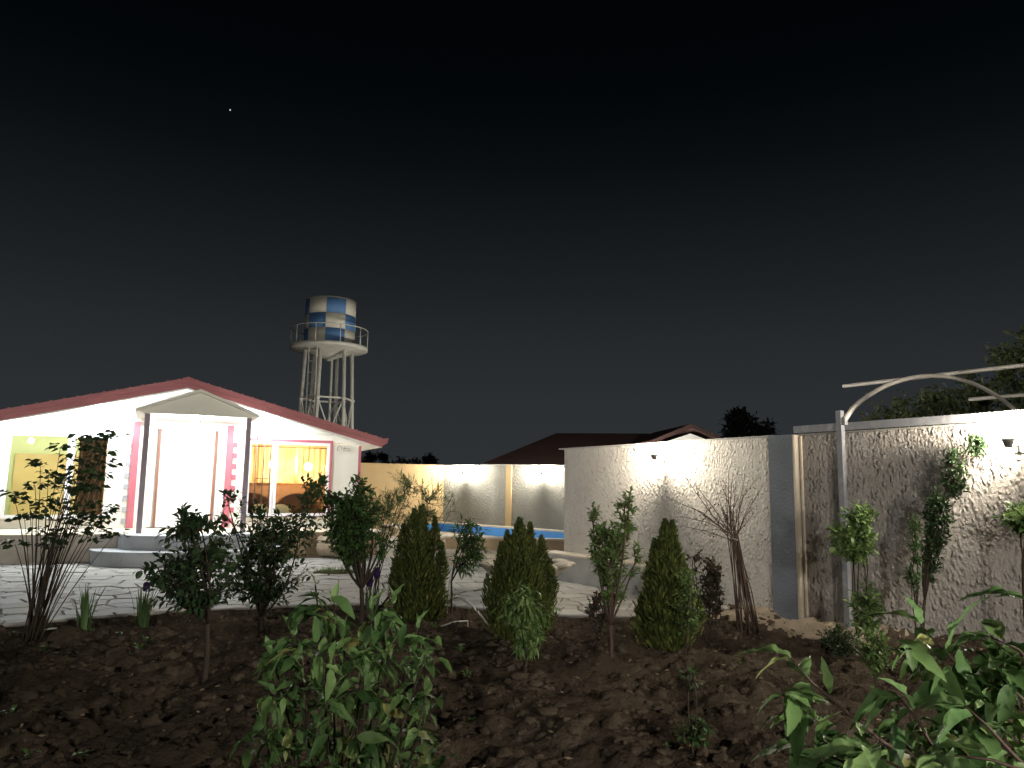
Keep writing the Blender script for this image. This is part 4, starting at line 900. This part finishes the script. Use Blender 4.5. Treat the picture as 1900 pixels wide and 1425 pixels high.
conifer_px('tall golden-edged conifer with several spires beside the purple iris', 780, 1150, [(770, 948, 42), (783, 940, 30), (806, 962, 26), (750, 975, 26), (822, 1010, 16), (735, 1040, 18)], 23000)
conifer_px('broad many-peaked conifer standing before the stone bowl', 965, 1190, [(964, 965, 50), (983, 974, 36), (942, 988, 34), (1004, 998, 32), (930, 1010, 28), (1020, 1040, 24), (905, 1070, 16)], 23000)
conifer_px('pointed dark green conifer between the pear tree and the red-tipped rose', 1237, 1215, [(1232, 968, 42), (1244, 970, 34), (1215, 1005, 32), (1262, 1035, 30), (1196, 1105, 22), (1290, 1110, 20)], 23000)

# bare canes tied into a bundle by the wall
b0 = soil_at(1390, 1182); Y = b0[1]; bb = np.array(b0)
cn = thing('bare_canes', 'tied bundle of bare thorny canes fanning out against the coarse wall', 'climber', b0); mb = MB(); L_ = []
tie = at_y(1362, 1000, Y)
ends = [(1262, 872), (1335, 890), (1360, 880), (1410, 880), (1418, 895), (1240, 925), (1262, 958), (1265, 975), (1290, 945), (1385, 905), (1345, 895), (1300, 985), (1330, 910), (1372, 915), (1350, 925), (1318, 958), (1275, 935), (1395, 925), (1340, 940), (1365, 900), (1305, 920), (1382, 885), (1352, 870), (1330, 970), (1400, 950), (1290, 900)]
for i, (u, v) in enumerate(ends):
    f = np.array([*at_y(rng.choice((1370, 1378, 1392, 1405, 1412)), 1178, Y + rng.uniform(-.08, .08))]); f[2] = b0[2] - .06
    t = np.array(at_y(u, v, Y + rng.uniform(-.1, .2))); k_ = np.array(tie) + nrng.normal(0, .03, 3)
    pts = [f, f + (k_ - f) * .5 + nrng.normal(0, .02, 3), k_, k_ + (t - k_) * .5 + [0, 0, .04] + nrng.normal(0, .03, 3), t]
    mb.tube([np.array(p) - bb for p in pts], [.0075, .007, .006, .0045, .0022], 5)
    for j in range(22):
        s = rng.uniform(.05, 1); p = pts[2] + (pts[4] - pts[2]) * s + nrng.normal(0, .012, 3); L_.append(p)
    if i % 2 == 0:
        q = k_ + (t - k_) * rng.uniform(.3, .7); e_ = q + np.array([rng.uniform(-.16, .16), rng.uniform(-.1, .1), rng.uniform(.05, .2)]); mb.tube([q - bb, (q + e_) / 2 - bb + [0, 0, .02], e_ - bb], [.003, .0025, .0015], 4)
        for j in range(6): L_.append(q + (e_ - q) * rng.random() + nrng.normal(0, .008, 3))
mb.build('canes', M['bark_red'], cn)
L_ = np.array(L_); D_ = nrng.normal(0, 1, L_.shape); V, F = scatter(LF['small'], L_ - bb, frames(L_, D_, np.tile([0, 0, 1.], (len(L_), 1))), nrng.uniform(.4, 1.0, len(L_)))
tag(obj('dry_buds', fastmesh('dry_buds', V, F, M['bud']), cn), kind='stuff')
MB().tube([np.array(tie) - bb + [.05 * math.cos(a), .05 * math.sin(a), .01 * math.sin(2 * a)] for a in [i * .6 for i in range(12)]], .005, 5).build('tie', M['hose'], cn)

# hoses and stake
p0, p1, p2 = on_z(836, 1112, .06), on_z(868, 1118, .02), on_z(905, 1160, SOILZ + .05)
hs = thing('garden_hose', 'pale hose curving over the paving edge below the peach tree', 'hose', (p0.x, p0.y, 0)); pts = [p0, p0 + (p1 - p0) * .5 + Vector((0, 0, .05)), p1, p1 + (p2 - p1) * .5 + Vector((0, 0, .03)), p2]
MB().tube([q - Vector((p0.x, p0.y, 0)) for q in pts], .014, 8).build('tube', M['hose'], hs)
p0, p1 = on_z(818, 1162, SOILZ + .07), on_z(868, 1152, SOILZ + .09)
dh = thing('drip_pipe', 'thin pale drip pipe lying on the soil by the conifer', 'pipe', (p0.x, p0.y, p0.z)); MB().tube([(0, 0, 0), (p1 - p0) * .5 + Vector((0, 0, .02)), p1 - p0], .010, 6).build('tube', M['hose'], dh); MB().tube([p1 - p0, p1 - p0 + Vector((0, 0, -.12))], .008, 6).build('dripper', M['hose'], dh)
p0, p1 = on_z(62, 1172, SOILZ + .08), on_z(128, 1166, SOILZ + .08)
dh = thing('drip_pipe', 'thin pipe lying on the soil at the many-stemmed bush', 'pipe', (p0.x, p0.y, p0.z)); MB().tube([(0, 0, 0), (p1 - p0) * .5 + Vector((0, 0, .015)), p1 - p0], .010, 6).build('tube', M['hose'], dh)
sb = soil_at(829, 1142); st = thing('plant_stake', 'pale bent stake holding the young peach tree', 'stake', sb); MB().tube([(0, 0, -.1), (.01, 0, .25), (.035, 0, .5)], .008, 6).build('rod', M['hose'], st)

# ------------------------------------------------------------------ foreground shrubs: every leaf is a piece of its own
lv = [fastmesh('leaf', *leaf_tmpl(1.0, .33 + .03 * i, .22 + .22 * (i % 3), .10 + .13 * i, 12, .85, .22, .16 * math.sin(i * 2.1)), LM['cherry'], smooth=True) for i in range(6)]
leaf_count = {}
def put_leaf(o, p, d, L, upv=(0, 0, 1), roll=.3):
    fr = frames(np.array([p]), np.array([d]), np.array([upv], float), roll)[0]
    lf = obj('leaf', lv[rng.randrange(6)], o)
    lf.matrix_local = Matrix(((fr[0][0] * L, fr[1][0] * L, fr[2][0] * L, p[0]), (fr[0][1] * L, fr[1][1] * L, fr[2][1] * L, p[1]), (fr[0][2] * L, fr[1][2] * L, fr[2][2] * L, p[2]), (0, 0, 0, 1)))
def bush_foliage(o, base, tips, n, L, spread, Y, dY):
    q = [np.array(at_y(u + rng.gauss(0, spread), v + abs(rng.gauss(0, spread)), Y + rng.uniform(-dY, dY))) - base for u, v in tips for _ in range(n)]
    q = np.array(q); d = nrng.normal(0, 1, q.shape) * [1, 1, .45] + [0, 0, -.35]
    tm = leaf_tmpl(L, L * .39, .38, .42, 8, .85, .2, .12); V, F = scatter(tm, q, frames(q, d, np.tile([0, 0, 1.], (len(q), 1)), .35), nrng.uniform(.45, 1.15, len(q)))
    tag(obj('foliage', fastmesh('foliage', V, F, LM['cherry2'], np.repeat(nrng.random(len(q)), len(tm[1]))), o), kind='stuff')
def twig_leaves(o, mb, pts, r0, n, L, droop=.45, start=.25):
    pts = np.array(pts); mb.tube(pts, np.linspace(r0, r0 * .4, len(pts)), 6)
    seg = np.linalg.norm(np.diff(pts, axis=0), axis=1); cum = np.concatenate([[0], np.cumsum(seg)]) / seg.sum()
    for k in range(n):
        t = start + (1 - start) * (k + .5) / n; i = min(len(seg) - 1, int(np.searchsorted(cum, t) - 1)); i = max(i, 0)
        p = pts[i] + (pts[i + 1] - pts[i]) * (t - cum[i]) / (cum[i + 1] - cum[i]); d = (pts[i + 1] - pts[i]) / seg[i]
        a = k * 2.4 + rng.uniform(-.5, .5); x = np.cross(d, [0, 0, 1.0]); x /= np.linalg.norm(x) + 1e-6; y = np.cross(x, d)
        side = x * math.cos(a) + y * math.sin(a) * .6
        put_leaf(o, p + side * .008, d * rng.uniform(.25, .7) + side + [0, 0, -droop * rng.random() + .12], L * rng.uniform(.5, 1.22))
    put_leaf(o, pts[-1], pts[-1] - pts[-2] + np.array([0, 0, -.02]), L * .85); put_leaf(o, pts[-1], (pts[-1] - pts[-2]) * 1.0 + nrng.normal(0, .03, 3), L * .6)

FY = 3.05
fb = np.array([at_y(648, 1250, FY).x, FY, soil_h(-.65, FY)])
fs = thing('cherry_bush', 'dense leafy green bush in the foreground soil', 'bush', tuple(fb)); mb = MB()
ftips = [(585, 1085), (620, 1120), (545, 1180), (505, 1215), (690, 1130), (728, 1120), (775, 1165), (640, 1180), (600, 1215), (675, 1200), (720, 1215), (790, 1215), (560, 1260), (510, 1290), (620, 1290), (680, 1280), (740, 1290), (790, 1290), (530, 1350), (490, 1360), (590, 1350), (650, 1360), (710, 1360), (775, 1350), (800, 1400), (560, 1420), (620, 1430), (690, 1430), (750, 1430), (515, 1420)]
for i, (u, v) in enumerate(ftips):
    t = np.array(at_y(u, v, FY + rng.uniform(-.30, .28))) - fb; s0 = np.append(nrng.normal(0, .03, 2), -.08); md = s0 + (t - s0) * .6; md[:2] = t[:2] * rng.uniform(.35, .8)
    s = np.linspace(0, 1, 9)[:, None]; pts = (1 - s) ** 2 * s0 + 2 * s * (1 - s) * md + s * s * t
    twig_leaves(fs, mb, pts, .008, 7, .095, .9, .50)
bush_foliage(fs, fb, [t for t in ftips if t[1] > 1170], 19, .098, 18, FY, .3); bush_foliage(fs, fb, [(585, 1100), (600, 1130), (570, 1120), (620, 1150), (710, 1125), (735, 1140), (690, 1150), (775, 1180), (530, 1195)], 9, .10, 14, FY, .15)
mb.build('branches', M['bark'], fs)

RB = np.array([1.62, 1.35, soil_h(1.62, 1.35)]); rb = thing('cherry_bush', 'close large-leaved green branches in front of the brown wall', 'bush', tuple(RB)); mb = MB()
mb.tube([(0, 0, -.1), (-.02, 0, .3), (-.10, .02, .62)], [.022, .018, .014], 8)
hub = np.array([-.10, .02, .62])
bran = [([(1860, 1500), (1735, 1435), (1640, 1378), (1560, 1312), (1505, 1265), (1468, 1222)], 1.45, 13), ([(1800, 1490), (1730, 1385), (1697, 1325), (1672, 1298)], 1.38, 9), ([(1960, 1420), (1860, 1300), (1785, 1240), (1742, 1200), (1708, 1158)], 1.6, 13),
        ([(2010, 1380), (1950, 1270), (1890, 1205), (1838, 1182)], 1.5, 10), ([(1900, 1530), (1720, 1480), (1590, 1425), (1500, 1385)], 1.4, 11), ([(2030, 1250), (1960, 1160), (1900, 1112)], 1.4, 6),
        ([(1960, 1480), (1880, 1400), (1830, 1345), (1790, 1310)], 1.35, 11), ([(1990, 1500), (1900, 1430), (1840, 1410), (1760, 1400)], 1.25, 11), ([(2010, 1440), (1940, 1340), (1890, 1290), (1860, 1262)], 1.45, 11), ([(1850, 1520), (1760, 1470), (1680, 1430), (1610, 1395)], 1.3, 11),
        ([(1980, 1400), (1920, 1330), (1850, 1290), (1800, 1275)], 1.65, 11), ([(1980, 1500), (1920, 1450), (1870, 1400), (1810, 1360)], 1.55, 12), ([(1800, 1520), (1700, 1450), (1640, 1440), (1560, 1440)], 1.5, 10)]
for px, Y, n in bran:
    pts = [hub] + [np.array(at_y(u, v, Y + .02 * i)) - RB for i, (u, v) in enumerate(px)]
    twig_leaves(rb, mb, pts, .0045, int(n * 1.7), .112, .75, .38)
bush_foliage(rb, RB, [(u, v) for u in range(1470, 1930, 42) for v in range(int(1440 - (u - 1440) * .50) + (40 if u < 1700 else 0), 1480, 42)], 4, .092, 22, 1.62, .16)
bush_foliage(rb, RB, [(1465, 1275), (1500, 1300), (1530, 1330), (1480, 1320), (1570, 1350), (1600, 1385), (1690, 1185), (1720, 1215), (1755, 1235), (1790, 1200), (1830, 1220), (1850, 1190), (1770, 1265), (1660, 1335), (1700, 1350), (1630, 1350), (1880, 1215), (1810, 1245)], 5, .082, 14, 1.55, .10)
mb.build('branches', M['bark_red'], rb)

# ------------------------------------------------------------------ trees beyond the walls
def tree(label, base, h, crowns, n, lm, group, size=(.7, 1.3)):
    o = thing('tree', label, 'tree', base, 0, group); bb = np.array(base); mb = MB(); L_, D_ = [], []
    mb.tube([(0, 0, -.2), (.05, 0, h * .3), (0, .05, h * .55)], [h * .03, h * .024, h * .016], 8)
    tot = sum(r[0] * r[2] for _, r in crowns)
    for c, r in crowns:
        c = np.array(c); r = np.array(r); mb.tube([(0, 0, h * .35), np.array(c) * .6 + [0, 0, h * .1], c], [h * .012, h * .008, h * .003], 6)
        m_ = int(n * r[0] * r[2] / tot); nc = max(5, m_ // 45)
        cc = nrng.normal(0, 1, (nc, 3)); cc /= np.linalg.norm(cc, axis=1, keepdims=True); cc = c + cc * r * nrng.uniform(.45, 1.0, (nc, 1)); 
        q = cc[nrng.integers(nc, size=m_)] + nrng.normal(0, .17, (m_, 3)) * r.mean(); L_.append(q); d = nrng.normal(0, 1, (m_, 3)) + [0, 0, -.2]; D_.append(d)
    L_, D_ = np.concatenate(L_), np.concatenate(D_)
    V, F = scatter(LF['far'], L_, frames(L_, D_, np.tile([0, 0, 1.], (len(L_), 1))), nrng.uniform(*size, len(L_)))
    mb.build('trunk', M['bark'], o); tag(obj('crown', fastmesh('crown', V, F, lm, np.repeat(nrng.random(len(L_)), len(LF['far'][1]))), o), kind='stuff')
def tree_px(label, Y, boxes, n, lm, group, size=(.7, 1.3)):
    cs = [crown_px(*b, Y) for b in boxes]; cx = float(np.mean([c[0] for c, _ in cs])); top = max(c[2] + r[2] for c, r in cs); base = (cx, Y, -.3)
    tree(label, base, top + .3, [(tuple(c - np.array(base)), tuple(r)) for c, r in cs], n, lm, group, size)
tree_px('dark round tree standing behind the red roofed outbuilding', 40, [(1340, 765, 1405, 825), (1375, 775, 1438, 830), (1350, 757, 1395, 800)], 2600, LM['fardark'], None)
tree_px('leafy tree behind the brown wall seen through the arched frame', 16, [(1610, 740, 1720, 830), (1680, 715, 1800, 820), (1770, 685, 1850, 800)], 2800, LM['far'], None, (.35, .7))
tree_px('tall leafy tree behind the brown wall rising above the top rail', 15, [(1830, 640, 1930, 760), (1870, 600, 1990, 700), (1860, 700, 1990, 830)], 3000, LM['far'], None, (.35, .7))
tree_px('dark distant tree over the cream wall beside the house corner', 60, [(672, 838, 722, 868)], 700, LM['fardark'], 'far trees over the cream wall')
tree_px('dark distant tree over the middle of the cream wall', 62, [(765, 842, 815, 872), (785, 838, 805, 868)], 700, LM['fardark'], 'far trees over the cream wall')
tree_px('faint low distant tree between the two dark trees over the cream wall', 70, [(722, 852, 770, 874)], 500, LM['fardark'], 'far trees over the cream wall')
